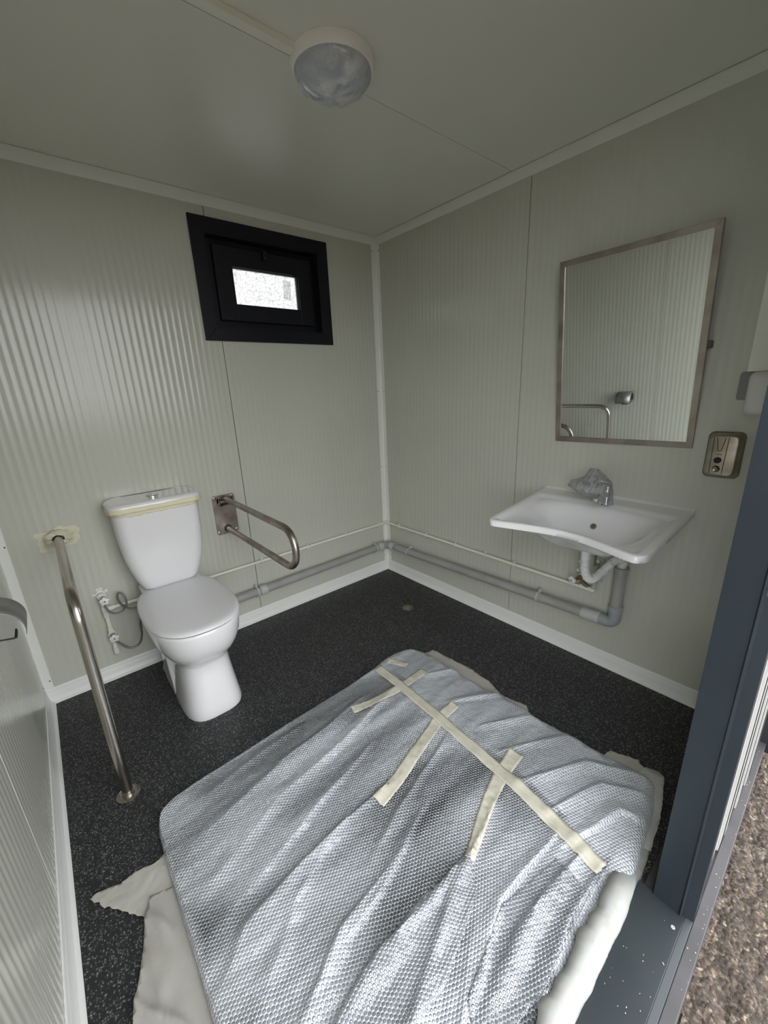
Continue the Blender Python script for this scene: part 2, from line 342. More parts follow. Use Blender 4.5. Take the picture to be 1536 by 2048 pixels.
HOLE = (-1.094, -.452, 1.708, 2.138)
mb = MB()
mb.box(-2.22, HOLE[0], .005, .06, 0, ZH + .003); mb.box(HOLE[1], .06, .005, .06, 0, ZH + .003)
mb.box(HOLE[0], HOLE[1], .005, .06, 0, HOLE[2]); mb.box(HOLE[0], HOLE[1], .005, .06, HOLE[3], ZH + .003)
wb = struct(mb.put('wall_back', M_dark, smooth=False))
ribbed('panel', 'x', XW, -1.0746, 0, ZH, M_wall, wb, -1, HOLE)
ribbed('panel', 'x', -1.0718, 0, 0, ZH, M_wall, wb, -1, HOLE)
wr = struct(box('wall_right', .005, .06, -2.244, .005, 0, ZH + .003, M_dark, smooth=False))
ribbed('panel', 'y', -1.0949, 0, 0, ZH, M_wall, wr, -1)
ribbed('panel', 'y', YD, -1.0977, 0, ZH, M_wall, wr, -1)
wl = struct(box('wall_left', -2.22, XW - .005, -2.244, .005, 0, ZH + .003, M_dark, smooth=False))
ribbed('panel', 'y', -1.084, 0, 0, ZH, M_wall, wl, 1, face=XW)
ribbed('panel', 'y', YD, -1.086, 0, ZH, M_wall, wl, 1, face=XW)
# front wall round the doorway (opening x -2.02 .. -0.915, up to z 2.10)
OX0, OX1, OZ = -2.02, -.915, 2.19
mb = MB(); mb.box(OX1 + .05, .06, -2.238, YD - .004, 0, ZH); mb.box(-2.22, OX0 - .05, -2.238, YD - .004, 0, ZH); mb.box(OX0 - .05, OX1 + .05, -2.238, YD - .004, OZ + .05, ZH)
wf = struct(mb.put('wall_front', M_clad, smooth=False))
ribbed('panel', 'x', OX1 + .05, 0, 0, ZH, M_wall, wf, 1, face=YD)
ribbed('panel', 'x', OX0 - .05, OX1 + .05, OZ + .05, ZH, M_wall, wf, 1, face=YD)
ribbed('panel', 'x', XW, OX0 - .05, 0, ZH, M_wall, wf, 1, face=YD)
# vertical profiles on the outer face of the front wall, right of the doorway
for x0_, x1_, y_, m_ in ((-.655, -.61, -2.2430, M_clad), (-.61, -.585, -2.2442, M_rubber), (-.585, -.54, -2.2452, M_clad), (-.54, -.51, -2.2464, M_rubber), (-.46, -.41, -2.2490, M_clad), (-.41, -.39, -2.2500, M_rubber), (-.34, -.29, -2.2525, M_clad), (-.28, -.25, -2.2545, M_galv)):
    MB().box(x0_, x1_, y_, -2.236, .0205, 2.3).put('cladding_strip', m_, wf, smooth=False)

# corner trims (angle profiles) with their screws
def screws(parent, pts, n):
    for p in pts:
        MB().lathe([(0, .0022), (.0028, .0018), (.0034, .0)], p, n, 10).put('screw', M_screw, parent)
t1 = struct(MB().add([(-.038, -.0016, 0), (-.038, -.0016, ZH), (-.006, -.0022, 0), (-.006, -.0022, ZH), (-.0022, -.006, 0), (-.0022, -.006, ZH), (-.0016, -.038, 0), (-.0016, -.038, ZH),
      (-.038, .002, 0), (-.038, .002, ZH), (.002, -.038, 0), (.002, -.038, ZH)],
     [(0, 2, 3, 1), (2, 4, 5, 3), (4, 6, 7, 5), (8, 0, 1, 9), (6, 10, 11, 7)]).put('trim_1', M_trim, angle=20))
screws(t1, [(-.031, -.0016, z) for z in (2.2155, 1.354, .82, .117)], (0, -1, 0)); screws(t1, [(-.0016, -.031, z) for z in (2.2155, 1.354, .82, .117)], (-1, 0, 0))
def strip(name, pts, d, m, **k):
    """open profile swept along d"""
    d = Vector(d); n = len(pts); vs = [Vector(p) for p in pts] + [Vector(p) + d for p in pts]
    return put(name, vs, [(i, i+1, n+i+1, n+i) for i in range(n-1)], m, **k)
t2 = struct(strip('trim_2', [(XW + .036, .002, 0), (XW + .036, -.0016, 0), (XW + .0022, -.0022, 0), (XW + .0016, -.030, 0), (XW - .002, -.030, 0)], (0, 0, ZH), M_trim, angle=20))
screws(t2, [(XW + .029, -.0016, z) for z in (.794, .113, 1.6)], (0, -1, 0)); screws(t2, [(XW + .0016, -.024, z) for z in (.794, .10)], (1, 0, 0))
ct = .0515
struct(strip('trim_3', [(XW, .001, ZH - ct), (XW, -.0035, ZH - ct), (XW, -.0035, ZH - .0012)], (-XW, 0, 0), M_trim, angle=20))
struct(strip('trim_4', [(.001, -.0035, ZH - ct), (-.0035, -.0035, ZH - ct), (-.0035, -.0035, ZH - .0025)], (0, YD, 0), M_trim, angle=20))
struct(strip('trim_5', [(XW - .001, 0, ZH - ct), (XW + .0035, 0, ZH - ct), (XW + .0035, 0, ZH - .0012)], (0, YD, 0), M_trim, angle=20))
struct(strip('trim_6', [(XW, YD - .001, ZH - ct), (XW, YD + .0035, ZH - ct), (XW, YD + .0035, ZH - .0012)], (-XW, 0, 0), M_trim, angle=20))
# skirting: coved upstand
SK = [(.0005, .074), (.0035, .073), (.0055, .068), (.0055, .054), (.0075, .050), (.0080, .034), (.0105, .022), (.0165, .010), (.0255, .0045), (.0273, .0022), (.0273, .0)]
struct(strip('baseboard_back', [(XW + .0055, -a, b) for a, b in SK], (-XW - .0055 - .004, 0, 0), M_skirt, angle=25))
struct(strip('baseboard_right', [(-a, -.004, b) for a, b in SK], (0, YD + .004, 0), M_skirt, angle=25))
struct(strip('baseboard_left', [(XW + a, 0, b) for a, b in SK], (0, YD, 0), M_skirt, angle=25))

# ------------------------------------------------------------------ window
X0, X1, Z0, Z1 = -1.158, -.385, 1.646, 2.203
win = struct(bpy.data.objects.new('window_1', None)); C.objects.link(win); win.location = ((X0+X1)/2, 0, Z0)
def ring(mb, o, i, y0, y1):
    for a in ((o[0], i[0], o[2], o[3]), (i[1], o[1], o[2], o[3]), (i[0], i[1], o[2], i[2]), (i[0], i[1], i[3], o[3])): mb.box(a[0], a[1], y0, y1, a[2], a[3])
    return mb
# flat casing of four mitred boards, then lining, frame, sash
def mitre(name, o, i, y0, y1, m, parent, g=.0004):
    oc = [(o[0], o[2]), (o[1], o[2]), (o[1], o[3]), (o[0], o[3])]; ic = [(i[0], i[2]), (i[1], i[2]), (i[1], i[3]), (i[0], i[3])]
    for k in range(4):
        l = (k + 1) % 4; q = [oc[k], oc[l], ic[l], ic[k]]; cx = sum(p[0] for p in q)/4; cz = sum(p[1] for p in q)/4
        q = [(p[0] + (cx-p[0])*g*4, p[1] + (cz-p[1])*g*4) for p in q]
        MB().loft([[(p[0], y, p[1]) for p in q] for y in (y0, y1)]).put(name, m, parent, smooth=False, bevel=.0008, seg=1)
mitre('casing_board', (X0, X1, Z0, Z1), HOLE, -.012, -.0006, M_black, win)
ring(MB(), HOLE, (HOLE[0]+.006, HOLE[1]-.006, HOLE[2]+.006, HOLE[3]-.006), -.010, .075).put('lining', M_black, win, smooth=False)
ring(MB(), (HOLE[0]+.006, HOLE[1]-.006, HOLE[2]+.006, HOLE[3]-.006), (-1.035, -.499, 1.765, 2.090), .056, .09).put('frame', M_black, win, smooth=False)
G = (-.956, -.573, 1.834, 2.013)
sash = ring(MB(), (-1.047, -.487, 1.753, 2.102), G, .024, .056).put('sash', M_black, win, smooth=False, bevel=.002)
ring(MB(), G, (G[0]+.004, G[1]-.004, G[2]+.004, G[3]-.004), .038, .06).put('gasket', M_rubber, sash, smooth=False)
box('pane', G[0], G[1], .050, .054, G[2], G[3], M_glass, sash, smooth=False)
put('sticker', [(-.660, .0490, 1.990), (-.612, .0490, 1.985), (-.616, .0490, 1.882), (-.663, .0490, 1.893)], [(0, 1, 2, 3)], mat('grey_sticker', (.45, .45, .44), .9, trans=1.0, ior=1.02), sash)
hd = MB(); hd.lathe([(.013, 0), (.013, .010), (.010, .014)], (-.775, .024, 2.088), (0, -1, 0), 20); hd.box(-.787, -.763, -.002, .024, 2.060, 2.104)
hn = hd.put('latch', M_black, sash, bevel=.002)
for zz in (2.096, 2.070): MB().lathe([(0, .002), (.0022, .0015), (.003, 0)], (-.7755, -.002, zz), (0, -1, 0), 10).put('screw', mat('bright_screw', (.3, .3, .3), .3, metal=1), sash)
reparent(win)

# ------------------------------------------------------------------ doorway frame, threshold, ground outside
door = struct(bpy.data.objects.new('door_1', None)); C.objects.link(door); door.location = (-1.4675, -2.2, 0)
def jamb(x, s):
    # s=+1: profile lies on +x side of x. stepped profile: inner face, raised bead, outer rebate
    pr = [(0, -2.1545), (0, -2.2135), (-.0035, -2.2155), (-.0035, -2.2168), (.004, -2.2215), (.007, -2.2440), (.070, -2.2440), (.070, -2.1545)]
    return MB().loft([[(x + s*a, b, z) for a, b in pr] for z in (.0215, OZ)]).put('jamb', M_frame, door, angle=25, bevel=.0008, seg=1)
j1 = jamb(OX1, 1); jamb(OX0, -1)
MB().box(OX0 - .07, OX1 + .07, -2.244, -2.1545, OZ, OZ + .07).put('lintel', M_frame, door, bevel=.001)
sp = box('strike_plate', OX1 + .0035, OX1 + .0065, -2.2405, -2.2205, .958, 1.16, M_galv, j1, bevel=.0006)
sp.rotation_euler = (0, 0, 0)
MB().lathe([(.0026, 0), (.0045, .0004), (.0045, .0022), (.0026, .0025)], (OX1 + .0035, -2.2285, .972), (-1, 0, 0), 16).put('screw', M_screw, j1)
# threshold: inner plate, galvanised strip, outer lip
inner = MB().box(OX0, OX1 + .01, -2.2275, -2.118, .012, .0215); inner.put('inner_threshold_plate', M_sill, door, bevel=.0015)
MB().box(OX0, -.905, -2.2435, -2.2275, .010, .0205).put('galvanised_strip', M_galv, door, bevel=.0008)
MB().box(-2.25, .0, -2.2705, -2.2436, -.10, .0195).put('outer_lip', M_lip, door, bevel=.002)
MB().box(-2.25, .06, -2.2436, -2.13, -.10, .0115).put('sub_frame', M_lip, door)
MB().lathe([(.0018, 0), (.0048, .0003), (.0046, .0014), (.0022, .0016), (.0018, .0003)], (-.958, -2.213, .0215), (0, 0, 1), 20).put('rivet', mat('pale_rivet', (.40, .41, .40), .4), door)
reparent(door)
post = MB().box(-.066, .06, -2.300, -2.2385, -.02, 2.32).put('corner_post', M_rubber, bevel=.002)
tag(post, 'black outer corner post beyond the door frame', 'post')
sd = MB()
for i in range(20):
    x, y = random.uniform(-1.3, -.93), random.uniform(-2.225, -2.14); s = random.uniform(.0004, .0011); l = random.choice((1, 1, 1, 3))
    z = .0218; a = random.uniform(0, PI); c_, s_ = math.cos(a), math.sin(a)
    sd.add([(x + c_*s*l*u - s_*s*w, y + s_*s*l*u + c_*s*w, z + t) for u in (-1, 1) for w in (-1, 1) for t in (0, s)], [(0, 1, 3, 2), (4, 6, 7, 5), (0, 4, 5, 1), (2, 3, 7, 6), (0, 2, 6, 4), (1, 5, 7, 3)])
for i in range(40):
    x = random.uniform(-1.1, -.1); y = random.uniform(-2.268, -2.246); s = random.uniform(.0005, .0013); z = .0197
    sd.add([(x + s*u, y + s*w, z + t) for u in (-1, 1) for w in (-1, 1) for t in (0, s)], [(0, 1, 3, 2), (4, 6, 7, 5), (0, 4, 5, 1), (2, 3, 7, 6), (0, 2, 6, 4), (1, 5, 7, 3)])
o = sd.put('debris', M_speck, smooth=False); o['kind'] = 'stuff'; o['label'] = 'tiny pale crumbs scattered over the dark door threshold'; o['category'] = 'debris'
# ground outside
vs = []; fs = []; nx, ny = 170, 110
for j in range(ny + 1):
    for i in range(nx + 1):
        u = i / nx; v = j / ny; x = -1.9 + 2.6*u; y = -2.262 - 1.3*v**1.4
        p = Vector((x*16, y*16, 3)); h = noise.fractal(p, .6, 2.1, 5) * .012 + abs(noise.noise(Vector((x*70, y*70, 1)))) * .008
        vs.append((x, y, -.10 + h))
for j in range(ny):
    for i in range(nx): k = j*(nx+1) + i; fs.append((k, k+1, k+nx+2, k+nx+1))
gm = bpy.data.meshes.new('ground'); gm.from_pydata(vs, [], fs); g = struct(fin('ground', gm, M_ground))
g2 = struct(box('ground_far', -30, 30, -40, -2.26, -.5, -.118, M_ground, smooth=False)); g2.name = 'ground'

# ------------------------------------------------------------------ toilet
TX = -1.562
EGG = [(.0, -.14), (.07, -.14), (.130, -.145), (.158, -.175), (.178, -.24), (.189, -.32), (.192, -.42), (.187, -.51), (.166, -.60), (.122, -.665), (.064, -.698), (0, -.705)]
def egg(n=64):
    P = spline([(a, b, 0) for a, b in EGG], 6); L = [0]
    for i in range(1, len(P)): L.append(L[-1] + (P[i]-P[i-1]).length)
    def at(t):
        d = t * L[-1]
        for i in range(1, len(P)):
            if L[i] >= d: k = (d - L[i-1]) / (L[i]-L[i-1]); return P[i-1].lerp(P[i], k)
        return P[-1]
    h = [at(i / (n//2)) for i in range(n//2 + 1)]
    return [(p.x, p.y) for p in h] + [(-p.x, p.y) for p in h[-2:0:-1]]
E0 = egg()
def egg_ring(z, yb, yf, hw, n_sup=None, mix=0.0, grow=0.0):
    out = []
    for i, (a, b) in enumerate(E0):
        x = a * hw / .192; y = yb + (b + .14) / (-.705 + .14) * (yf - yb)
        if mix:
            ang = 2*PI*i/len(E0); c, s = math.sin(ang), math.cos(ang); n = n_sup or 3
            sx_ = hw * math.copysign(abs(c) ** (2/n), c); sy_ = (yb+yf)/2 + (yb-yf)/2 * math.copysign(abs(s) ** (2/n), s)
            x = x*(1-mix) + sx_*mix; y = y*(1-mix) + sy_*mix
        out.append((TX + x, y, z))
    return out
toilet = thing('toilet', 'white close-coupled toilet with closed lid against the back wall', 'toilet', (TX, -.35, 0))
pan = MB().loft([egg_ring(z, yb, yf, hw, 3.2, mx) for z, yb, yf, hw, mx in (
    (0, -.27, -.646, .127, 1), (.012, -.27, -.648, .128, 1), (.05, -.27, -.640, .123, 1), (.12, -.27, -.624, .116, .95), (.19, -.265, -.608, .111, .85), (.235, -.26, -.602, .111, .7),
    (.262, -.255, -.612, .118, .5), (.282, -.25, -.634, .132, .3), (.305, -.24, -.658, .147, .15), (.335, -.22, -.680, .162, 0), (.370, -.19, -.694, .175, 0), (.410, -.16, -.702, .184, 0), (.440, -.145, -.704, .1885, 0), (.452, -.14, -.703, .1885, 0), (.455, -.142, -.698, .184, 0))])
bowl = pan.put('bowl', M_ceramic, toilet, angle=60)
rear = MB()
def rrect(cx, x0, yb, yf, z, r=.03, n=6):
    out = []
    for (ax, ay, a0) in ((x0 - r, yf + r, -PI/2), (x0 - r, yb - r, 0), (-x0 + r, yb - r, PI/2), (-x0 + r, yf + r, PI)):
        for k in range(n + 1):
            a = a0 + PI/2*k/n; out.append((cx + ax + r*math.cos(a), ay + r*math.sin(a), z))
    return out
rear.loft([rrect(TX, hw, yb, yf, z, .025) for z, hw, yb, yf in ((0, .122, -.10, -.42), (.02, .123, -.10, -.42), (.05, .112, -.10, -.40), (.14, .096, -.10, -.38), (.22, .094, -.09, -.37), (.30, .105, -.06, -.36), (.38, .125, -.04, -.33), (.43, .135, -.03, -.30), (.472, .137, -.03, -.24), (.478, .133, -.034, -.20))])
rear.put('trap_body', M_ceramic, toilet, angle=50)
FT = [(-.20, 0), (-.375, 0), (-.385, .03), (-.372, .085), (-.352, .12), (-.350, .17), (-.335, .235), (-.30, .26), (-.25, .262), (-.20, .24)]
for s_ in (-1, 1): MB().loft([[(TX + s_*(.126 - d), y, z) for y, z in FT] for d in (0, .05)]).put('foot', M_ceramic, toilet, bevel=.009, seg=3)
MB().lathe([(.0, .001), (.004, .0008), (.0045, 0)], (TX - .1265, -.345, .065), (-1, 0, 0), 12).put('fixing_hole', M_screw, toilet)
sl = MB().loft([egg_ring(.458, -.146, -.696, .183), egg_ring(.4585, -.146, -.700, .187), egg_ring(.4600, -.144, -.703, .190)])
seat = MB().loft([egg_ring(z, yb, yf, hw) for z, yb, yf, hw in ((.4545, -.15, -.699, .1865), (.4605, -.15, -.700, .1865))]).put('seat_gap', mat('seat_gap_shade', (.03, .03, .035), .6), toilet)  # near-black ring: shade between pan and lid, put in as colour
MB().loft([egg_ring(z, yb, yf, hw) for z, yb, yf, hw in ((.4598, -.146, -.700, .1875), (.4608, -.143, -.706, .192), (.4660, -.143, -.706, .192), (.4715, -.144, -.702, .189), (.4765, -.147, -.690, .179), (.4785, -.152, -.672, .164), (.4795, -.165, -.62, .13), (.4798, -.22, -.50, .06))]).put('lid', M_seat, toilet, angle=60)
cb = MB().loft([rrect(TX, hw, -.015, yf, z, min(.05, hw*.4), 8) for z, hw, yf in ((.480, .118, -.165), (.486, .126, -.176), (.505, .134, -.186), (.545, .149, -.193), (.60, .164, -.197), (.66, .175, -.199), (.74, .182, -.200), (.82, .184, -.200), (.886, .185, -.200))])
cb.put('cistern', M_ceramic, toilet, angle=60)
MB().loft([rrect(TX, hw, -.008, yf, z, .055, 9) for z, hw, yf in ((.884, .192, -.207), (.888, .197, -.212), (.905, .200, -.215), (.916, .199, -.213), (.924, .192, -.206), (.928, .180, -.195), (.9265, .172, -.187), (.9262, .10, -.14))]).put('cistern_lid', M_ceramic, toilet, angle=60)
bt = MB().lathe([(.0275, 0), (.0275, .003), (.0245, .005), (.020, .0005)], (TX, -.105, .9265), (0, 0, 1), 28).put('flush_ring', M_chrome, toilet)
MB().loft([[(TX + s*(.0185*math.cos(a)), -.105 + .0185*math.sin(a)*1.0, z) for a in [ -PI/2 + PI*k/12 for k in range(13)]] for z in (.929, .932) for s in (1,)]).put('flush_button', M_chrome, toilet, bevel=.001)
MB().loft([[(TX - .001 - .0185*math.cos(a), -.105 + .0185*math.sin(a), z) for a in [ -PI/2 + PI*k/12 for k in range(13)]] for z in (.929, .932)]).put('flush_button', M_chrome, toilet, bevel=.001)
# yellowed masking tape round the joint of lid and cistern
def band(off, zt, zb, jit, seed):
    """open strip that follows front and sides; off(z) outward offset"""
    random.seed(seed)
    base = rrect(0, 1, 0, 1, 0, .1, 9)
    fr = []
    N = 72
    hw, yf, yb, r = off
    path = [(-hw, yb), (-hw, yf + r)] + [(-hw + r - r*math.cos(a), yf + r - r*math.sin(a)) for a in [PI/2*k/8 for k in range(1, 9)]]
    path += [(x, yf) for x in [(-hw + r) + (2*hw - 2*r) * k/30 for k in range(1, 31)]]
    path += [(hw - r + r*math.sin(a), yf + r - r*math.cos(a)) for a in [PI/2*k/8 for k in range(1, 9)]] + [(hw, yf + .10), (hw, yb)]
    return path
random.seed(3)
def tapeband(hw, yf, yb, z_t, z_b, jt, jb, name, m):
    path = band((hw, yf, yb, .055), 0, 0, 0, 1); vs = []; n = 5
    for i, (x, y) in enumerate(path):
        jt_ = jt * noise.noise(Vector((i*.35, 2.3, 0))); jb_ = jb * noise.noise(Vector((i*.5, 7.3, 0)))
        for k in range(n):
            t = k/(n-1); z = z_t + jt_ + (z_b + jb_ - z_t - jt_)*t; o_ = .0012 + .0009*noise.noise(Vector((i*.6, k*.9, 5)))
            d = Vector((x, y - (yf+.05), 0)); d = d.normalized() if d.length > 0 else Vector((0, -1, 0))
            vs.append((TX + x + d.x*o_, y + d.y*o_, z))
    m_ = len(path); fs = [(i*n+k, (i+1)*n+k, (i+1)*n+k+1, i*n+k+1) for i in range(m_-1) for k in range(n-1)]
    o = put(name, vs, fs, m, toilet, angle=60); sd_ = o.modifiers.new('thick', 'SOLIDIFY'); sd_.thickness = .0006; return o
tapeband(.2002, -.2152, -.09, .908, .886, .004, 0, 'masking_tape', M_tapey)
tapeband(.1865, -.2015, -.10, .887, .868, 0, .007, 'masking_tape', M_tapey)
MB().lathe([(.005, 0), (.006, .003), (.006, .012)], (TX-.11, -.148, .466), (1, 0, 0), 12).put('hinge', M_seat, toilet)
MB().lathe([(.005, 0), (.006, .003), (.006, .012)], (TX+.10, -.148, .466), (1, 0, 0), 12).put('hinge', M_seat, toilet)
reparent(toilet)

# ------------------------------------------------------------------ folding support rail on the back wall
fr = thing('folding_grab_rail', 'folding stainless U-shaped grab rail on a wall plate right of the toilet', 'grab rail', (-1.2, 0, .72))
pl = MB()
pr = [(-1.262, .612), (-1.262, .838), (-1.138, .838), (-1.138, .612)]
pl.loft([[(-1.262 + .0, y, .624), (-1.262, y, .828), (-1.254, y, .840), (-1.146, y, .840), (-1.138, y, .828), (-1.138, y, .624), (-1.146, y, .612), (-1.254, y, .612)] for y in (-.001, -.006)])
pl.put('wall_plate', M_steelw, fr, bevel=.0012)
for x, z in ((-1.250, .826), (-1.150, .826), (-1.250, .626), (-1.150, .626)):
    MB().lathe([(.0085, 0), (.0085, .0015), (.005, .003), (.0035, .0055), (.0, .006)], (x, -.006, z), (0, -1, 0), 14).put('screw', M_chrome, fr)
arm = MB().tube([(-1.2, y, .822) for y in (-.045, -.2, -.4, -.6)] + [(-1.2, -.735 - .0895*math.sin(a), .7325 + .0895*math.cos(a)) for a in [PI*k/20 for k in range(0, 21)]] + [(-1.2, y, .643) for y in (-.55, -.35, -.15, -.008)], .0155, 18)
arm.put('rail_tube', M_steelw, fr)
MB().lathe([(.021, -.040), (.024, -.038), (.024, -.020), (.021, -.020), (.021, .020), (.024, .020), (.024, .038), (.021, .040)], (-1.2, -.034, .808), (1, 0, 0), 26).put('hinge_barrel', mat('dark_steel_hinge', (.20, .17, .15), .25, metal=1), fr, angle=30)
MB().box(-1.240, -1.222, -.040, -.006, .800, .834).put('hinge_bracket', M_steelw, fr, bevel=.002)
MB().box(-1.178, -1.160, -.040, -.006, .800, .834).put('hinge_bracket', M_steelw, fr, bevel=.002)
MB().lathe([(.0165, 0), (.021, 0), (.021, .003), (.0165, .004)], (-1.2, -.006, .643), (0, -1, 0), 22).put('rubber_ring', M_rubber, fr)
reparent(fr)

# floor-to-wall rail left of the toilet
gr = thing('floor_grab_rail', 'stainless grab rail left of the toilet, running from the back wall down to the floor', 'grab rail', (-1.955, -.80, 0))
MB().tube(bend([(-1.950, -.004, .79), (-1.950, -.800, .79), (-1.955, -.800, .008)], .085, 12), .0172, 20).put('rail_tube', M_steel, gr)
MB().lathe([(.0175, .006), (.036, .006), (.038, .0045), (.038, 0)], (-1.955, -.800, .0), (0, 0, 1), 30).put('floor_flange', M_steel, gr)
MB().lathe([(.0175, 0), (.021, .0), (.021, .012), (.0175, .013)], (-1.955, -.800, .006), (0, 0, 1), 24).put('collar', M_steel, gr)
MB().lathe([(.0175, .008), (.036, .008), (.038, .005), (.038, 0)], (-1.950, 0, .79), (0, -1, 0), 30).put('wall_flange', M_steel, gr)
# tape bunched over the wall flange
vs = []; fs = []; nr, na = 7, 36; random.seed(11)
for i in range(nr):
    for k in range(na):
        a = 2*PI*k/na; c, s = math.cos(a), math.sin(a)
        sq = 1 / max(abs(c)**1.0, abs(s)*1.25, .2)
        rad = [.020, .030, .040, .044, .048, .060, .066][i]
        if i >= 4: rad = rad * (1 + .35*noise.noise(Vector((c*2, s*2, 3)))) * min(sq, 1.18); 
        y = [-.038, -.034, -.026, -.014, -.004, -.0022, -.0018][i] - (.014*noise.noise(Vector((c*2.6, s*2.6, i*.7))) if i < 4 else abs(.0012*noise.noise(Vector((c*6, s*6, i)))))
        x_ = c*rad*1.15; z_ = s*rad*.82 - (.012 if i > 3 and c < 0 else 0)
        vs.append((-1.950 + x_, min(y, -.0014), .79 + z_ + .004))
for i in range(nr-1):
    for k in range(na): fs.append((i*na+k, i*na+(k+1) % na, (i+1)*na+(k+1) % na, (i+1)*na+k))
o = put('masking_tape', vs, fs, M_tapew, gr, angle=70)
reparent(gr)

# ------------------------------------------------------------------ pipes on the walls
wp = thing('water_pipe', 'thin white water pipe clipped along both walls above the grey pipe', 'pipe', (-.03, -.03, .39))
ZP, rp = .3885, .0085
MB().tube([(-1.84, -.021, ZP + .001), (-1.4, -.021, ZP), (-.6, -.021, ZP), (-.045, -.021, ZP)], rp, 12).put('pipe_run', M_pipew, wp)
MB().tube([(-.021, -.045, ZP), (-.021, -.6, ZP), (-.021, -1.545, ZP)], rp, 12).put('pipe_run', M_pipew, wp)
MB().tube(bend([(-.055, -.021, ZP), (-.021, -.021, ZP), (-.021, -.055, ZP)], .012, 6), .0125, 12).put('elbow', M_ivory, wp)
def pclip(parent, p, ax, r, m, ear):
    """saddle clip with two ears; ax = axis of the pipe"""
    mb = MB(); q = Vector(p)
    if ax == 'x': mb.lathe([(r, -.006), (r + .003, -.006), (r + .003, .006), (r, .006)], p, (1, 0, 0), 20, cap=False)
    else: mb.lathe([(r, -.006), (r + .003, -.006), (r + .003, .006), (r, .006)], p, (0, 1, 0), 20, cap=False)
    for s in (1, -1):
        z0, z1 = sorted((q.z + s*r*.8, q.z + s*(r + ear)))
        if ax == 'x': mb.box(q.x - .006, q.x + .006, q.y + .004, min(q.y + r + .004, -.0005), z0, z1)
        else: mb.box(q.x + .004, min(q.x + r + .004, -.0005), q.y - .006, q.y + .006, z0, z1)
    return mb.put('pipe_clip', m, parent, bevel=.001, seg=1)
for x in (-.093, -.398, -.71, -1.035): pclip(wp, (x, -.021, ZP), 'x', rp + .001, M_clip, .010)
for y in (-.16, -.436, -.70, -.93, -1.13): pclip(wp, (-.021, y, ZP), 'y', rp + .001, M_clip, .010)
reparent(wp)

gp = thing('waste_pipe', 'thick grey waste pipe low along both walls up to the basin', 'pipe', (-.05, -.05, .24))
RG = .0255
def zg(a, first): return .215 + (.028 * min(1, a / 1.5) if not first else -.012 * a)
MB().tube([(-1.56, -.045, .205), (-.09, -.045, .221)], RG, 22).put('pipe_run', M_pipeg, gp)
MB().tube([(-.045, -.09, .221), (-.05, -1.60, .272)], RG, 22).put('pipe_run', M_pipeg, gp)
MB().tube(bend([(-.115, -.045, .221), (-.045, -.045, .221), (-.045, -.115, .222)], .03, 8), .0285, 22).put('elbow', mat('corner_elbow_grey', (.33, .335, .335), .4), gp)
for p, a in (((-.115, -.045, .2205), (1, 0, 0)), ((-.045, -.112, .222), (0, 1, 0)), ((-1.06, -.045, .2105), (1, 0, 0))):
    MB().lathe([(RG, -.022), (.0305, -.020), (.0315, -.010), (.0315, .010), (.0305, .018), (RG, .020)], p, a, 24, cap=False).put('collar', M_clipg, gp)
for x, z in ((-.157, .2203), (-1.10, .210)): pclip(gp, (x, -.045, z), 'x', RG + .0015, M_clipg, .014)
for y, z in ((-.29, .228), (-1.305, .262)): pclip(gp, (-.047, y, z), 'y', RG + .0015, M_clipg, .014)
MB().lathe([(RG, -.045), (.0295, -.042), (.0295, .030), (.031, .031), (.031, .040), (RG, .042)], (-.05, -1.585, .2715), (0, -1, .033), 24, cap=False).put('collar', M_clipg, gp)
GY = -1.6875
MB().tube(bend([(-.05, -1.622, .2725), (-.05, GY, .2725), (-.05, GY, .345)], .032, 9), .0275, 24).put('elbow', M_pipeb, gp, angle=50)
MB().lathe([(.0275, 0), (.031, .002), (.0315, .012), (.030, .016), (.0315, .020), (.0315, .030), (.0275, .033)], (-.05, GY, .335), (0, 0, 1), 26).put('collar', mat('mauve_grey_collar', (.36, .355, .385), .4), gp)
MB().lathe([(RG, 0), (RG, .155), (.0285, .158), (.0285, .182), (.0325, .184), (.0325, .194), (.030, .196), (.024, .196)], (-.05, GY, .366), (0, 0, 1), 26).put('riser', M_pipeg, gp, angle=30)
reparent(gp)

# ------------------------------------------------------------------ star valves
def star(r=.0190, n=5, th=.008):
    pts = []
    for k in range(60):
        a = 2*PI*k/60; q = r * (1 + .13*math.cos(n*a)); pts.append((q*math.cos(a), q*math.sin(a)))
    return pts, th
def handle(name, p, d, parent, m=None):
    d = Vector(d).normalized(); a = Vector((0, 0, 1)); u = (a - d*a.dot(d)).normalized(); w = d.cross(u); pts, th = star(); p = Vector(p)
    o = MB().loft([[p + d*h + (u*x + w*y)*s for x, y in pts] for h, s in ((0, .8), (.002, 1), (th, 1), (th+.002, .82))]).put(name, m or mat('white_valve_handle', (.80, .80, .80), .3), parent, angle=45)
    MB().lathe([(.0, .0006), (.0034, .0006), (.0036, 0)], p + d*(th + .002), d, 12).put('screw', M_screw, o)
    return o
st = thing('supply_manifold', 'white supply pipe drop with two valves on the back wall left of the toilet', 'plumbing', (-1.852, -.03, .3))
MB().tube([(-1.855, -.024, .445), (-1.854, -.024, .40), (-1.853, -.024, .14)], .0098, 14).put('riser', M_pipew, st)
MB().lathe([(.0098, 0), (.0135, .002), (.0135, .034), (.015, .036), (.015, .052), (.0135, .054), (.0135, .08), (.0098, .083)], (-1.8545, -.024, .350), (0, 0, 1), 20).put('tee', M_ivory, st)
MB().tube([(-1.853, -.024, .3895), (-1.815, -.023, .3895)], .0128, 16).put('tee_branch', M_ivory, st)
MB().lathe([(.0098, 0), (.013, .002), (.013, .05), (.0098, .053)], (-1.853, -.024, .235), (0, 0, 1), 20).put('tee', M_ivory, st)
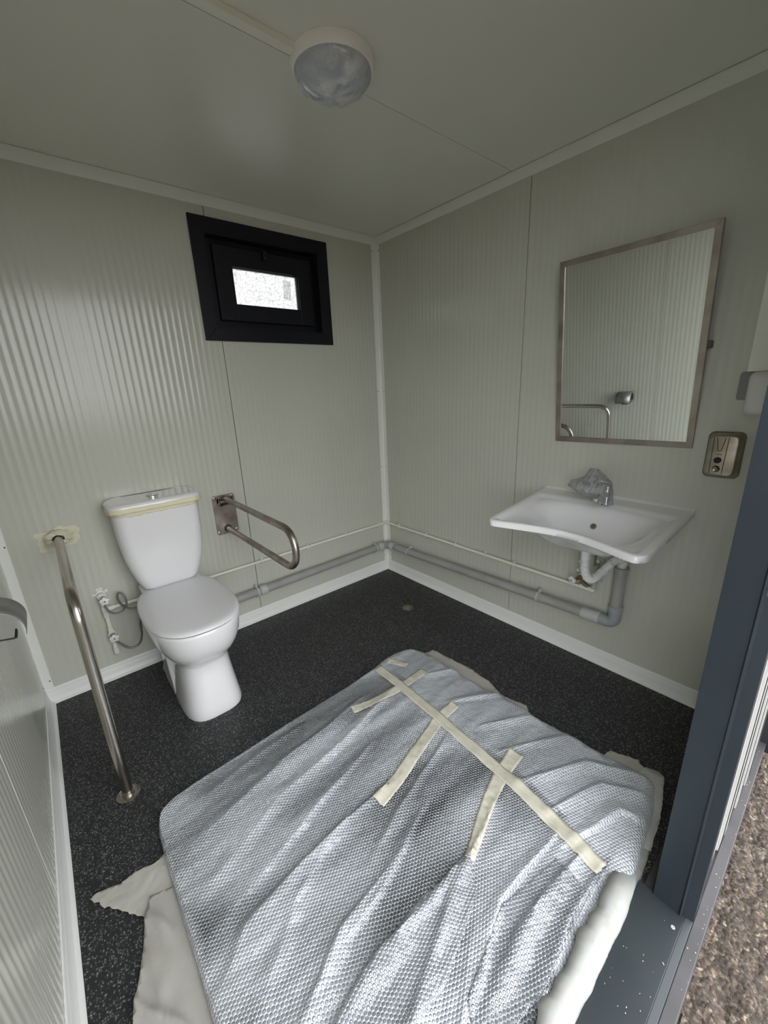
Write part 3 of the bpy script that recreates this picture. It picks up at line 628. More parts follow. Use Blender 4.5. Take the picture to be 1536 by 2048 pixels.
MB().tube(bend([(-1.853, -.024, .175), (-1.853, -.024, .140), (-1.853, -.003, .140)], .012, 6), .0125, 16).put('elbow', M_ivory, st)
box('pipe_clip', -1.868, -1.862, -.03, -.001, .205, .222, M_clip, st, bevel=.001)
# wall flange with ears above
MB().lathe([(.021, 0), (.021, .004), (.014, .006), (.0135, .03), (.016, .031), (.016, .036)], (-1.856, 0, .465), (0, -1, 0), 22).put('wall_flange', M_ivory, st, angle=30)
for dx, dz in ((-.026, .008), (.026, .014), (-.008, .030), (.006, .030)):
    MB().lathe([(.0035, 0), (.007, 0), (.007, .005), (.0035, .005)], (-1.856 + dx, 0, .465 + dz), (0, -1, 0), 14).put('ear', M_ivory, st)
vd = Vector((0, -1, -.10)).normalized()
for z, zz in ((.465, .462), (.262, .258)):
    MB().lathe([(.0175, .0), (.0175, .004), (.013, .005), (.012, .013)], (-1.852, -.034, zz), vd, 22).put('valve_body', M_ivory, st)
    MB().lathe([(.010, 0), (.010, .020), (.007, .021), (.007, .028)], (-1.852, -.047, zz - .001), vd, 18).put('valve_stem', M_brass, st)
    handle('valve_handle', (-1.850, -.072, zz - .006), vd, st)
reparent(st)
hs = MB().tube(spline([(-1.852, -.058, .448), (-1.850, -.062, .415), (-1.835, -.066, .385), (-1.812, -.066, .372), (-1.785, -.066, .378), (-1.766, -.066, .405), (-1.765, -.060, .440), (-1.775, -.050, .462), (-1.789, -.046, .462), (-1.795, -.046, .435), (-1.785, -.048, .402), (-1.762, -.052, .374), (-1.735, -.056, .364), (-1.70, -.06, .368), (-1.66, -.07, .385), (-1.64, -.08, .42), (-1.638, -.09, .485)], 8), .0045, 10).put('supply_hose', M_hose)
tag(hs, 'looped grey braided hose from the upper white valve to the toilet', 'hose')
hs = MB().tube(spline([(-1.851, -.060, .242), (-1.842, -.064, .222), (-1.812, -.070, .180), (-1.783, -.072, .165), (-1.752, -.074, .178), (-1.735, -.078, .225), (-1.728, -.085, .30), (-1.700, -.10, .40), (-1.67, -.11, .47)], 8), .0052, 10).put('supply_hose', M_hose)
tag(hs, 'dark braided hose curving from the lower white valve up to the toilet', 'hose')

# ------------------------------------------------------------------ wash basin
basin = thing('wash_basin', 'wide white wall-hung wash basin with a concave front edge', 'wash basin', (0, -1.59, .8))
def basin_xy(s, v):
    """s -1..1 across (left..right seen from the room), v 0..1 from wall to front"""
    yl = -1.272 + (-1.312 + 1.272) * v; yr = -1.905 + (-1.912 + 1.905) * v
    y = yl + (yr - yl) * (s + 1) / 2
    d = .567 - .103 * math.cos(s * PI / 2 * .98) ** 1.7
    a = abs(s)
    if a > .86: k = (a - .86) / .14; d -= .060 * (1 - math.sqrt(max(0, 1 - k*k)))
    return -d * v, y
def S_(t): return .55*sm(t) + .45*max(0., min(1., t))
def basin_top(s, v):
    rim = .862 - .030 * v - .012 * math.cos(s*PI/2)**2 * sm((v - .5) / .5)
    a = abs(s)
    side = S_((.86 - a * (1 + .0 * v)) / .50)
    back = S_((v - .27) / .20); front = S_((.955 - v) / .42)
    d = .120 * side * back * front
    d += .012 * S_((.93 - a) / .10) * S_((v - .20) / .06) * S_((.965 - v) / .05)
    lip = .006 * (1 - S_(v / .035))
    e = min((1 - a) / .02, (1 - v) / .016, 1); e = max(0, e)
    return rim - d + lip - .006 * (1 - math.sqrt(1 - (1 - e) ** 2))
def basin_bot(s, v):
    a = abs(s); rim = .862 - .030 * v - .012 * math.cos(s*PI/2)**2 * sm((v - .5) / .5)
    d = .116 * sm((.97 - a) / .74) * sm((v + .15) / .4) * sm((1.0 - v) / .41)
    return rim - .024 - d - .012 * S_((1-a)/.05) * S_((1-v)/.06)
NU, NV = 96, 64
def rs(t, n): # denser at ends
    return .5 - .5*math.cos(PI * t / n)
US = [-1 + 2*(rs(i, NU)*.55 + .45*i/NU) for i in range(NU + 1)]; VS = [(j/NV)*.6 + .4*rs(j, NV) for j in range(NV + 1)]
vs = []; fs = []
for f in (basin_top, basin_bot):
    for v in VS:
        for s in US: x, y = basin_xy(s, v); vs.append((x - .0008, y, f(s, v)))
K = (NU + 1) * (NV + 1)
for j in range(NV):
    for i in range(NU):
        k = j*(NU+1) + i; fs.append((k, k+1, k+NU+2, k+NU+1)); fs.append((K+k, K+k+NU+1, K+k+NU+2, K+k+1))
bd = [i for i in range(NU+1)] + [j*(NU+1) + NU for j in range(1, NV+1)] + [NV*(NU+1) + i for i in range(NU-1, -1, -1)] + [j*(NU+1) for j in range(NV-1, 0, -1)]
for q in range(len(bd)): a, b = bd[q], bd[(q+1) % len(bd)]; fs.append((a, b, K+b, K+a))
put('basin', vs, fs, M_ceramic, basin, angle=75)
def bpos(s, v, f=basin_top): x, y = basin_xy(s, v); return Vector((x, y, f(s, v)))
def bn(s, v):
    a = bpos(s + .01, v) - bpos(s - .01, v); b = bpos(s, v + .01) - bpos(s, v - .01); n = a.cross(b).normalized()
    return n if n.z > 0 else -n
# overflow ring on the back slope and drain in the bottom
p = bpos(.0, .385); n = bn(.0, .385)
MB().lathe([(.0065, -.001), (.0075, .0022), (.0135, .0024), (.0150, -.001)], p, n, 28).put('overflow_ring', M_chrome, basin, angle=30)
MB().lathe([(.0, .0012), (.007, .0010), (.0072, 0)], p, n, 20).put('overflow_hole', M_screw, basin)
MB().lathe([(.0, .0016), (.004, .0022), (.0042, 0)], p, n, 16).put('overflow_centre', M_chrome, basin)
p = bpos(0, .60); n = bn(0, .60)
MB().lathe([(.012, -.002), (.014, .001), (.030, .0015), (.032, -.001)], p, Vector((0, 0, 1)), 28).put('drain_ring', M_chrome, basin)
reparent(basin)

# tap with protective film
tap = thing('basin_tap', 'chrome basin tap still wrapped in crumpled clear film on the basin rim', 'tap', (-.10, -1.605, .855))
tx, ty, tz = -.098, -1.606, .853
MB().lathe([(.026, 0), (.026, .004), (.0235, .008), (.0225, .050), (.0215, .072), (.017, .082), (0, .085)], (tx, ty, tz), (0, 0, 1), 28).put('tap_body', M_chrome, tap)
MB().tube(spline([(tx - .010, ty, tz + .040), (tx - .045, ty, tz + .058), (tx - .085, ty, tz + .060), (tx - .110, ty, tz + .048)], 6), .0125, 18).put('spout', M_chrome, tap)
MB().lathe([(.0115, 0), (.0115, .014)], (tx - .105, ty, tz + .034), (0, 0, 1), 16).put('aerator', M_chrome, tap)
MB().loft([[(tx + .012 - a*.095, ty + w*(.011 - .003*a), tz + .082 + .030*a + t) for w, t in ((-1, 0), (1, 0), (1, .007), (-1, .007))] for a in (0, .3, .7, 1)]).put('lever', M_chrome, tap, bevel=.002)
# film: faceted crumpled hood
random.seed(5)
hood = []
rings = [(.000, .030, .030, 0, 0), (.020, .040, .036, -.006, .010), (.045, .066, .052, -.022, .024), (.070, .084, .062, -.038, .036), (.092, .080, .058, -.038, .032), (.118, .062, .030, -.030, .040), (.150, .012, .010, -.020, .050)]
fv = []; NA = 22
for i, (h, rx, ry, ox, oy) in enumerate(rings):
    for k in range(NA):
        a = 2*PI*k/NA; q = 1 + .22*noise.noise(Vector((math.cos(a)*2.2, math.sin(a)*2.2, i*1.3)))
        ext = .055 * max(0, math.sin(a))**3 * math.sin(min(1, h/.05)*PI*.5) * (1 if h < .1 else .3)
        fv.append((tx + ox + rx*q*math.cos(a), ty + oy + ry*q*math.sin(a) + ext, tz + .001 + h + .006*noise.noise(Vector((a*2, i, 4)))))
ff = [(i*NA+k, i*NA+(k+1) % NA, (i+1)*NA+(k+1) % NA, (i+1)*NA+k) for i in range(len(rings)-1) for k in range(NA)]
put('film', fv, ff, M_wrapfilm, tap, angle=18)
reparent(tap)

# trap under the basin
trap = thing('basin_trap', 'white ribbed flexible trap under the basin', 'drain trap', (-.2, -1.59, .5))
dp = Vector((-.205, -1.590, .700))
MB().lathe([(.036, 0), (.037, -.004), (.034, -.010), (.022, -.022), (.0195, -.05), (.0195, -.078)], dp + Vector((0, 0, .0)), (0, 0, 1), 28).put('waste_fitting', M_ivory if False else mat('trap_white', (.74, .75, .76), .4), trap)
MB().lathe([(.0365, .0), (.0385, -.0005), (.0385, -.0035), (.0365, -.004)], dp, (0, 0, 1), 28).put('seal', M_blue, trap)
path = spline([(-.205, -1.590, .625), (-.204, -1.591, .590), (-.200, -1.594, .555), (-.186, -1.603, .527), (-.165, -1.613, .517), (-.145, -1.622, .524), (-.120, -1.635, .545), (-.095, -1.650, .572), (-.078, -1.664, .592), (-.062, -1.680, .600), (-.051, GY - .004, .592), (-.050, GY - .001, .570), (-.050, GY, .556)], 12)
Np = len(path)
def rib(t):
    plain = .60 < t < .70
    return .0182 if plain else .0172 + .0028 * math.sin(t * 2*PI*44)
# resample path evenly
L = [0]
for i in range(1, Np): L.append(L[-1] + (path[i]-path[i-1]).length)
ev = []; q = 0
for k in range(441):
    d = L[-1]*k/440
    while q < Np-2 and L[q+1] < d: q += 1
    ev.append(path[q].lerp(path[q+1], (d-L[q])/(L[q+1]-L[q])))
MB().tube(ev, rib, 18).put('ribbed_hose', mat('trap_white', (.74, .75, .76), .4), trap, angle=80)
reparent(trap)

# supply under the basin
sv = thing('basin_valve', 'small supply valve with white star handle on the wall under the basin', 'valve', (-.03, -1.53, .42))
MB().tube(bend([(-.021, -1.548, ZP), (-.021, -1.572, ZP), (-.021, -1.572, .425)], .012, 6), .0125, 16).put('elbow', M_ivory, sv)
MB().tube([(-.022, -1.505, .392), (-.022, -1.565, .392)], .0125, 16).put('coupling', M_ivory, sv)
MB().tube([(-.022, -1.572, .40), (-.022, -1.572, .530)], .0125, 16).put('riser', mat('grey_green_fitting', (.45, .45, .40), .4), sv)
MB().box(-.008, -.001, -1.60, -1.475, .440, .560).put('wall_plate', mat('grey_green_fitting', (.45, .45, .40), .4), sv, bevel=.004)
for y, z in ((-1.483, .467), (-1.571, .541), (-1.49, .515), (-1.52, .440)):
    MB().lathe([(.0045, 0), (.0085, 0), (.0085, .007), (.0045, .007)], (-.006, y, z), (-1, 0, 0), 16).put('ear', M_ivory, sv)
    MB().lathe([(.0, .001), (.0045, .001), (.0046, 0)], (-.010, y, z), (-1, 0, 0), 12).put('screw', M_screw, sv)
MB().lathe([(.015, 0), (.015, .008), (.011, .010), (.011, .03), (.013, .031), (.013, .04), (.008, .041), (.008, .058)], (-.008, -1.515, .448), (-1, .28, -.12), 20).put('valve_body', M_brass, sv, angle=30)
MB().lathe([(.017, 0), (.0175, .002), (.0175, .006), (.015, .007)], (-.022, -1.511, .446), (-1, .28, -.12), 22).put('ring', M_ivory, sv)
handle('valve_handle', (-.072, -1.488, .437), (-1, .28, -.12), sv)
MB().tube([(-.035, -1.512, .425), (-.040, -1.548, .412)], .010, 14).put('nipple', M_brass, sv)
reparent(sv)
hs = MB().tube(spline([(-.045, -1.57, .53), (-.05, -1.575, .60), (-.09, -1.60, .66), (-.115, -1.625, .655), (-.115, -1.655, .672), (-.10, -1.66, .72), (-.095, -1.62, .76)], 10), .0052, 10).put('supply_hose', M_hose)
tag(hs, 'dark braided hose looping just beneath the wash basin', 'hose')

# ------------------------------------------------------------------ tilting mirror
mir = thing('wall_mirror', 'rectangular tilting mirror in a dull steel frame above the basin', 'mirror', (-.0415, -1.579, 1.479))
th = .0902; cx, cy, cz = -.0415, -1.579, 1.479; hw, hh = .2745, .380
U = Vector((0, -1, 0)); V = Vector((-math.sin(th), 0, math.cos(th))); N = U.cross(V).normalized()
yaw = Matrix.Rotation(.00813, 3, 'Z'); U = yaw @ U; V = yaw @ V; N = U.cross(V).normalized()
ro = .0131; U, V = U*math.cos(ro) + V*math.sin(ro), V*math.cos(ro) - U*math.sin(ro)
if N.x > 0: N = -N
def mp(u, v, d): return Vector((cx, cy, cz)) + U*u + V*v + N*d
def mloft(name, quad, d0, d1, m, bevel=0): return MB().loft([[mp(u, v, d) for u, v in quad] for d in (d0, d1)]).put(name, m, mir, smooth=False, bevel=bevel)
fw = .0225; oc = [(-hw, -hh), (hw, -hh), (hw, hh), (-hw, hh)]; ic = [(-hw+fw, -hh+fw), (hw-fw, -hh+fw), (hw-fw, hh-fw), (-hw+fw, hh-fw)]
for k in range(4):
    l = (k+1) % 4; mloft('frame_side', [oc[k], oc[l], ic[l], ic[k]], -.020, 0, M_mframe, .0012)
mloft('glass', ic, -.007, -.004, M_mirror)
mloft('back_panel', [(-hw+.004, -hh+.004), (hw-.004, -hh+.004), (hw-.004, hh-.004), (-hw+.004, hh-.004)], -.0185, -.009, M_screw)
for s in (-1, 1):
    MB().box(-.020, -.001, cy + s*(hw - .008) - .003, cy + s*(hw - .008) + .003, cz - .020, cz + .020).put('pivot_bracket', mat('dark_bracket', (.10, .10, .10), .4, metal=.5), mir, bevel=.002)
MB().box(-.030, -.004, cy - hw - .012, cy - hw + .002, cz - .012, cz + .012).put('pivot_knob', mat('dark_bracket', (.10, .10, .10), .4, metal=.5), mir, bevel=.002)
reparent(mir)

# ------------------------------------------------------------------ soap dispenser
so = thing('soap_dispenser', 'stainless wall soap dispenser with two black round buttons beside the mirror', 'soap dispenser', (0, -1.956, 1.08))
def rr2(y0, y1, z0, z1, r, x, n=7):
    out = []
    for (ay, az, a0) in ((y1 - r, z1 - r, 0), (y0 + r, z1 - r, PI/2), (y0 + r, z0 + r, PI), (y1 - r, z0 + r, -PI/2)):
        for k in range(n+1): a = a0 + PI/2*k/n; out.append((x, ay + r*math.cos(a), az + r*math.sin(a)))
    return out
YA, YB, ZA, ZB = -2.012, -1.903, 1.003, 1.173
MB().loft([rr2(YA, YB, ZA, ZB, .020, x) for x in (-.001, -.006)]).put('back_plate', M_soapedge, so, bevel=.001)
MB().loft([rr2(YA + i, YB - i, ZA + i, ZB - i, .020, x) for x, i in ((-.006, .004), (-.014, .004), (-.018, .006), (-.030, .010), (-.034, .0125), (-.0355, .016))]).put('body', M_soap, so, angle=40)
fx = -.0357
def ridge(name, a, b): return MB().tube([(fx, a[0], a[1]), (fx, b[0], b[1])], .0011, 8).put(name, M_soapedge, so)
ridge('pressed_line', (-1.9265, 1.155), (-1.9285, 1.022)); ridge('pressed_line', (-1.969, 1.155), (-1.966, 1.022))
ridge('pressed_line', (-1.9355, 1.155), (-1.9435, 1.106)); ridge('pressed_line', (-1.9605, 1.155), (-1.9525, 1.106)); ridge('pressed_line', (-1.9435, 1.106), (-1.9525, 1.106))
box('nameplate', fx - .0006, fx + .0006, -1.957, -1.939, 1.0915, 1.0955, mat('dim_nameplate', (.16, .15, .14), .5), so)
for z in (1.072, 1.040): MB().lathe([(.0112, 0), (.0112, .003), (.0095, .0045), (0, .005)], (fx, -1.948, z), (-1, 0, 0), 24).put('button', M_rubber, so)
MB().lathe([(.0085, .004), (.0085, .012), (.0062, .014), (.0062, .026), (.004, .028), (.0035, .034), (0, .035)], (fx, -1.948, 1.040), (-1, 0, 0), 20).put('push_valve', M_chrome, so)
reparent(so)

# ------------------------------------------------------------------ trunking and white box at the right edge
tr = box('wall_cable_trunking', -.026, -.0012, -2.036, -1.977, 1.379, ZH - .052, M_trunk, bevel=.002)
tag(tr, 'wide white cable trunking running up the wall beside the door frame', 'cable trunking')
bx = thing('paper_dispenser', 'small rounded white dispenser on a grey plate below the wall trunking', 'dispenser', (-.03, -2.02, 1.3))
MB().loft([rr2(-2.07, -1.959, 1.285, 1.379, .010, x) for x in (-.0012, -.010)]).put('back_plate', M_swg, bx, bevel=.001)
MB().loft([rr2(-2.08 , -1.988 - i*1.2, 1.233 + i, 1.378 - i, .020, x) for x, i in ((-.010, 0), (-.030, .0), (-.050, .004), (-.062, .012), (-.066, .022))]).put('cover', M_sww, bx, angle=60)
reparent(bx)

# ------------------------------------------------------------------ wrapped toilet roll holder on the left wall
rh = thing('toilet_roll_holder', 'grey steel toilet roll holder with a curved flap on the left wall', 'roll holder', (XW, -.87, .8))
fl = []
for k in range(17):
    a = k/16; ang = a*PI*.52; x = XW + .018 + .084*math.sin(ang); z = .800 + .072*math.cos(ang)
    fl.append((x, z))
fl.append((fl[-1][0] - .002, fl[-1][1] - .012))
vs = [(x, y, z) for y in (-.925, -.805) for x, z in fl]; n = len(fl)
o = put('flap', vs, [(i, i+1, n+i+1, n+i) for i in range(n-1)], mat('dull_flap_steel', (.30, .30, .295), .42, metal=.8), rh, angle=60)
sdm = o.modifiers.new('thick', 'SOLIDIFY'); sdm.thickness = .0015
MB().box(XW + .0005, XW + .018, -.925, -.805, .80, .872).put('wall_mount', M_steel, rh, bevel=.002)
MB().tube(bend([(XW + .012, -.915, .83), (XW + .012, -.915, .790), (XW + .075, -.915, .778), (XW + .075, -.855, .778), (XW + .075, -.855, .772), (XW + .075, -.90, .772)], .004, 4), .0024, 8).put('wire_arm', M_rubber, rh)
ff_ = []
for i in range(7):
    for k in range(20):
        a = 2*PI*k/20; r_ = 1 + .22*noise.noise(Vector((math.cos(a)*2, math.sin(a)*2, i)))
        ff_.append((XW + .052 + .052*math.cos(a)*r_, -.935 + .022*i, .815 + .058*math.sin(a)*r_))
reparent(rh)

# ------------------------------------------------------------------ ceiling lamp and its trunking
LX, LY = -1.022, -1.052
lamp = thing('ceiling_lamp', 'round white bulkhead lamp on the ceiling, dome still in protective film', 'lamp', (LX, LY, ZH))
MB().lathe([(.1215, 0), (.1225, -.004), (.1215, -.020), (.1185, -.029), (.1160, -.031), (.113, -.030)], (LX, LY, ZH - .0005), (0, 0, 1), 72).put('lamp_ring', M_lamp, lamp, angle=35)
dome = [(.1135, -.027)] + [(.1125*math.cos(a), -.029 - .050*math.sin(a)) for a in [PI/2*k/16 for k in range(1, 16)]] + [(0.0005, -.079)]
MB().lathe([(.1135, -.024)] + dome, (LX, LY, ZH), (0, 0, 1), 72, cap=False).put('dome', M_dome, lamp, angle=60)
vs = []; fs = []; NA = 64; NR = 18
for i in range(NR + 1):
    for k in range(NA):
        t = i/NR; a = 2*PI*k/NA; ph = PI/2*t
        q = 1 + .045*noise.noise(Vector((math.cos(a)*2.5*math.cos(ph) + 3, math.sin(a)*2.5*math.cos(ph), t*2)))*math.sin(ph*2) + .012*math.sin(a*9 + 4*t)*math.sin(ph*2)
        vs.append((LX + .1135*math.cos(ph)*math.cos(a)*q, LY + .1135*math.cos(ph)*math.sin(a)*q, ZH - .030 - .053*math.sin(ph)*q))
for i in range(NR):
    for k in range(NA):
        if noise.noise(Vector((math.cos(2*PI*k/NA)*1.7 + 9, math.sin(2*PI*k/NA)*1.7, i*.28))) > .36: continue
        fs.append((i*NA+k, i*NA+(k+1) % NA, (i+1)*NA+(k+1) % NA, (i+1)*NA+k))
put('film', vs, fs, M_lampfilm, lamp, angle=70)
reparent(lamp)
ctk = MB().loft([[(x, y, z) for y, z in ((-1.0505, ZH - .0004), (-1.0490, ZH - .0165), (-1.0215, ZH - .0165), (-1.0200, ZH - .0004))] for x in (XW, LX - .1165)]).put('ceiling_cable_trunking', M_trunk, bevel=.001)
tag(ctk, 'narrow pale cable trunking across the ceiling into the lamp', 'cable trunking')

# ------------------------------------------------------------------ floor drain
fd = thing('floor_drain', 'small round steel floor drain near the room corner', 'drain', (-.324, -.565, 0))
MB().lathe([(.019, .0008), (.030, .0018), (.034, .0012), (.035, 0)], (-.324, -.565, .0), (0, 0, 1), 32).put('drain_rim', M_drain, fd, angle=30)
MB().lathe([(0, .0020), (.010, .0022), (.013, .0012), (.019, .0010), (.019, 0)], (-.324, -.565, 0), (0, 0, 1), 24).put('drain_cap', mat('bright_cap', (.5, .48, .42), .25, metal=1), fd)
reparent(fd)
o = MB().tube(spline([(-1.873, -.20, .002), (-1.86, -.185, .003), (-1.845, -.19, .003), (-1.84, -.205, .002)], 5), .0012, 6).put('wire_scrap', M_hose)
tag(o, 'tiny curl of grey wire on the floor between rail and toilet', 'wire')

# ------------------------------------------------------------------ dust sheets and torn paper
def sheet(name, outline, hf, m, step=.02, thick=.0012, jit=0.0, sub=1):
    bm = bmesh.new(); pts = []
    n = len(outline)
    for i in range(n):
        a = Vector(outline[i]); b = Vector(outline[(i+1) % n]); k = max(1, int((b-a).length / .008)) if jit else 1
        for q in range(k):
            p = a.lerp(b, q/k)
            if jit: p += Vector((noise.noise(Vector((p.x*90, p.y*90, 1))), noise.noise(Vector((p.x*90, p.y*90, 9))))) * jit
            pts.append(p)
    f = bm.faces.new([bm.verts.new((p.x, p.y, 0)) for p in pts])
    xs = [p.x for p in pts]; ys = [p.y for p in pts]
    x = min(xs) + step
    while x < max(xs): bmesh.ops.bisect_plane(bm, geom=bm.verts[:] + bm.edges[:] + bm.faces[:], plane_co=(x, 0, 0), plane_no=(1, 0, 0)); x += step
    y = min(ys) + step
    while y < max(ys): bmesh.ops.bisect_plane(bm, geom=bm.verts[:] + bm.edges[:] + bm.faces[:], plane_co=(0, y, 0), plane_no=(0, 1, 0)); y += step
    bmesh.ops.triangulate(bm, faces=bm.faces[:])
    for v in bm.verts: v.co.z = hf(v.co.x, v.co.y)
    bmesh.ops.recalc_face_normals(bm, faces=bm.faces)
    if sum(f.normal.z for f in bm.faces) < 0: bmesh.ops.reverse_faces(bm, faces=bm.faces[:])
    me = bpy.data.meshes.new(name); bm.to_mesh(me); bm.free()
    o = fin(name, me, m, None, True, 70); s = o.modifiers.new('thick', 'SOLIDIFY'); s.thickness = thick; s.offset = -1
    return o
nz = lambda x, y, f, s=0: noise.noise(Vector((x*f, y*f, s)))
o = sheet('torn_paper', [(-2.1005, -1.1005), (-2.0816, -1.0931), (-2.0278, -1.1129), (-1.9879, -1.1086), (-1.9346, -1.120), (-1.90, -1.11), (-1.84, -1.15), (-1.86, -1.32), (-1.932, -1.318), (-1.988, -1.254), (-2.0087, -1.2289), (-2.075, -1.1422)],
          lambda x, y: .0025 + (.0028 + .0022*nz(x, y*.5, 45))*(1 - sm((x + 2.03)/.05)*sm((-1.15 - y)/.06)), M_paper, .008, .0008, .006)
tag(o, 'torn pointed scrap of off-white paper sticking out at the left of the wrapped board', 'paper')
def fold_h(x, y):
    u = (y + 1.2) * .5 + (x + 1.95)
    return .0045 + (1 - .85*sm((x + 1.965)/.04)) * (-.0045 + .010 + .006*nz(x*1.6, y*.5, 14, 2) + .016*max(0, math.sin((x*1.0 + y*.42)*52 + 2.5*nz(x, y, 6)))**2.5 * sm((-1.22 - y)/.1) + .004*nz(x, y*.4, 45, 3))
o = sheet('dust_sheet', [(-1.990, -1.262), (-1.966, -1.212), (-1.925, -1.222), (-1.86, -1.25), (-1.82, -1.4), (-1.82, -1.95), (-2.09, -1.95), (-2.065, -1.70), (-2.058, -1.50), (-2.052, -1.455), (-2.020, -1.37), (-1.998, -1.30)],
          fold_h, M_sheet, .010, .0015, .002)
tag(o, 'creased beige dust sheet showing left of the wrapped board', 'dust sheet')
o = sheet('dust_sheet', [(-.66, -.98), (-.600, -.975), (-.540, -.985), (-.530, -1.10), (-.516, -1.24), (-.532, -1.36), (-.56, -1.43), (-.535, -1.545), (-.57, -1.58), (-.66, -1.60)],
          lambda x, y: .0065 + .003*nz(x, y, 22, 5), M_sheet, .012, .0012, .004)
tag(o, 'thin greyish sheet edge sticking out behind the far side of the wrapped board', 'dust sheet')
def bulge(x, y):
    return .010 + .020*sm((-y - 1.86)/.08)*sm((x + .68)/.08)*sm((-.475 - x)/.05) + .005*nz(x, y, 18, 7)
o = sheet('torn_paper', [(-.66, -1.87), (-.556, -1.880), (-.515, -1.885), (-.500, -1.925), (-.482, -1.972), (-.508, -2.000), (-.56, -2.02), (-.66, -2.02)], lambda x, y: .006 + .003*nz(x, y, 20, 3) + .006*sm((x + .56)/.03), M_paper, .010, .0008, .006)
tag(o, 'torn grey-white paper corner beyond the far right corner of the wrapped board', 'paper')
o = sheet('dust_sheet', [(-.60, -1.985), (-.505, -2.005), (-.486, -2.022), (-.480, -2.040), (-.495, -2.058), (-.56, -2.075), (-.66, -2.098), (-.79, -2.112), (-.80, -2.06), (-.72, -2.00)], bulge, mat('white_cloth', (.48, .48, .46), .8, bump=(60, .4, .003)), .010, .0015, .003)
tag(o, 'white cloth bunched at the right corner of the wrapped board beside the door frame', 'dust sheet')

# ------------------------------------------------------------------ the bubble-wrapped board
wr_ = thing('wrapped_board', 'large flat board wrapped in taped bubble wrap lying on the floor', 'wrapped board', (-1.2, -1.5, 0))
def curve(pts):
    P = spline([(a, b, 0) for a, b in pts], 10); L = [0]
    for i in range(1, len(P)): L.append(L[-1] + (P[i]-P[i-1]).length)
    def f(t):
        d = t*L[-1]; lo, hi = 0, len(L)-1
        while hi - lo > 1:
            m_ = (lo+hi)//2
            if L[m_] <= d: lo = m_
            else: hi = m_
        k = (d-L[lo])/max(1e-9, L[hi]-L[lo]); p = P[lo].lerp(P[hi], max(0, min(1, k))); return Vector((p.x, p.y))
    return f
# corners: A far-left, B far-right, Cn near-right, D near-left
topc = curve([(-1.885, -.985), (-1.86, -.955), (-1.80, -.938), (-1.6, -.925), (-1.3, -.913), (-1.05, -.908), (-.90, -.896), (-.80, -.878), (-.72, -.880), (-.65, -.905), (-.615, -.945)])
rightc = curve([(-.615, -.945), (-.590, -1.03), (-.590, -1.20), (-.585, -1.35), (-.562, -1.54), (-.575, -1.62), (-.565, -1.75), (-.562, -1.88), (-.545, -1.97), (-.538, -2.030)])
botc = curve([(-1.93, -2.10), (-1.7, -2.113), (-1.5, -2.114), (-1.3, -2.113), (-1.1, -2.112), (-.95, -2.108), (-.80, -2.095), (-.68, -2.082), (-.58, -2.062), (-.538, -2.030)])
leftc = curve([(-1.885, -.985), (-1.902, -1.02), (-1.908, -1.10), (-1.910, -1.25), (-1.912, -1.5), (-1.918, -1.8), (-1.93, -2.10)])
pA, pB, pC, pD = topc(0), topc(1), botc(1), botc(0)
def coons(u, v):
    return topc(u)*(1-v) + botc(u)*v + leftc(v)*(1-u) + rightc(v)*u - (pA*(1-u)*(1-v) + pB*u*(1-v) + pC*u*v + pD*(1-u)*v)
TAPE = [(-.872, -.905), (-.874, -1.087), (-.890, -1.381), (-.914, -1.685), (-.945, -1.875), (-.970, -2.056)]
def tape_x(y):
    for (a, b), (c, d) in zip(TAPE, TAPE[1:]):
        if d <= y <= b: return a + (c-a)*(y-b)/(d-b)
    return TAPE[0][0] if y > TAPE[0][1] else TAPE[-1][0]
def ridge1(t): # sharp crest, wide valley, period 1
    t = t - math.floor(t); return 1 - abs(2*t - 1)
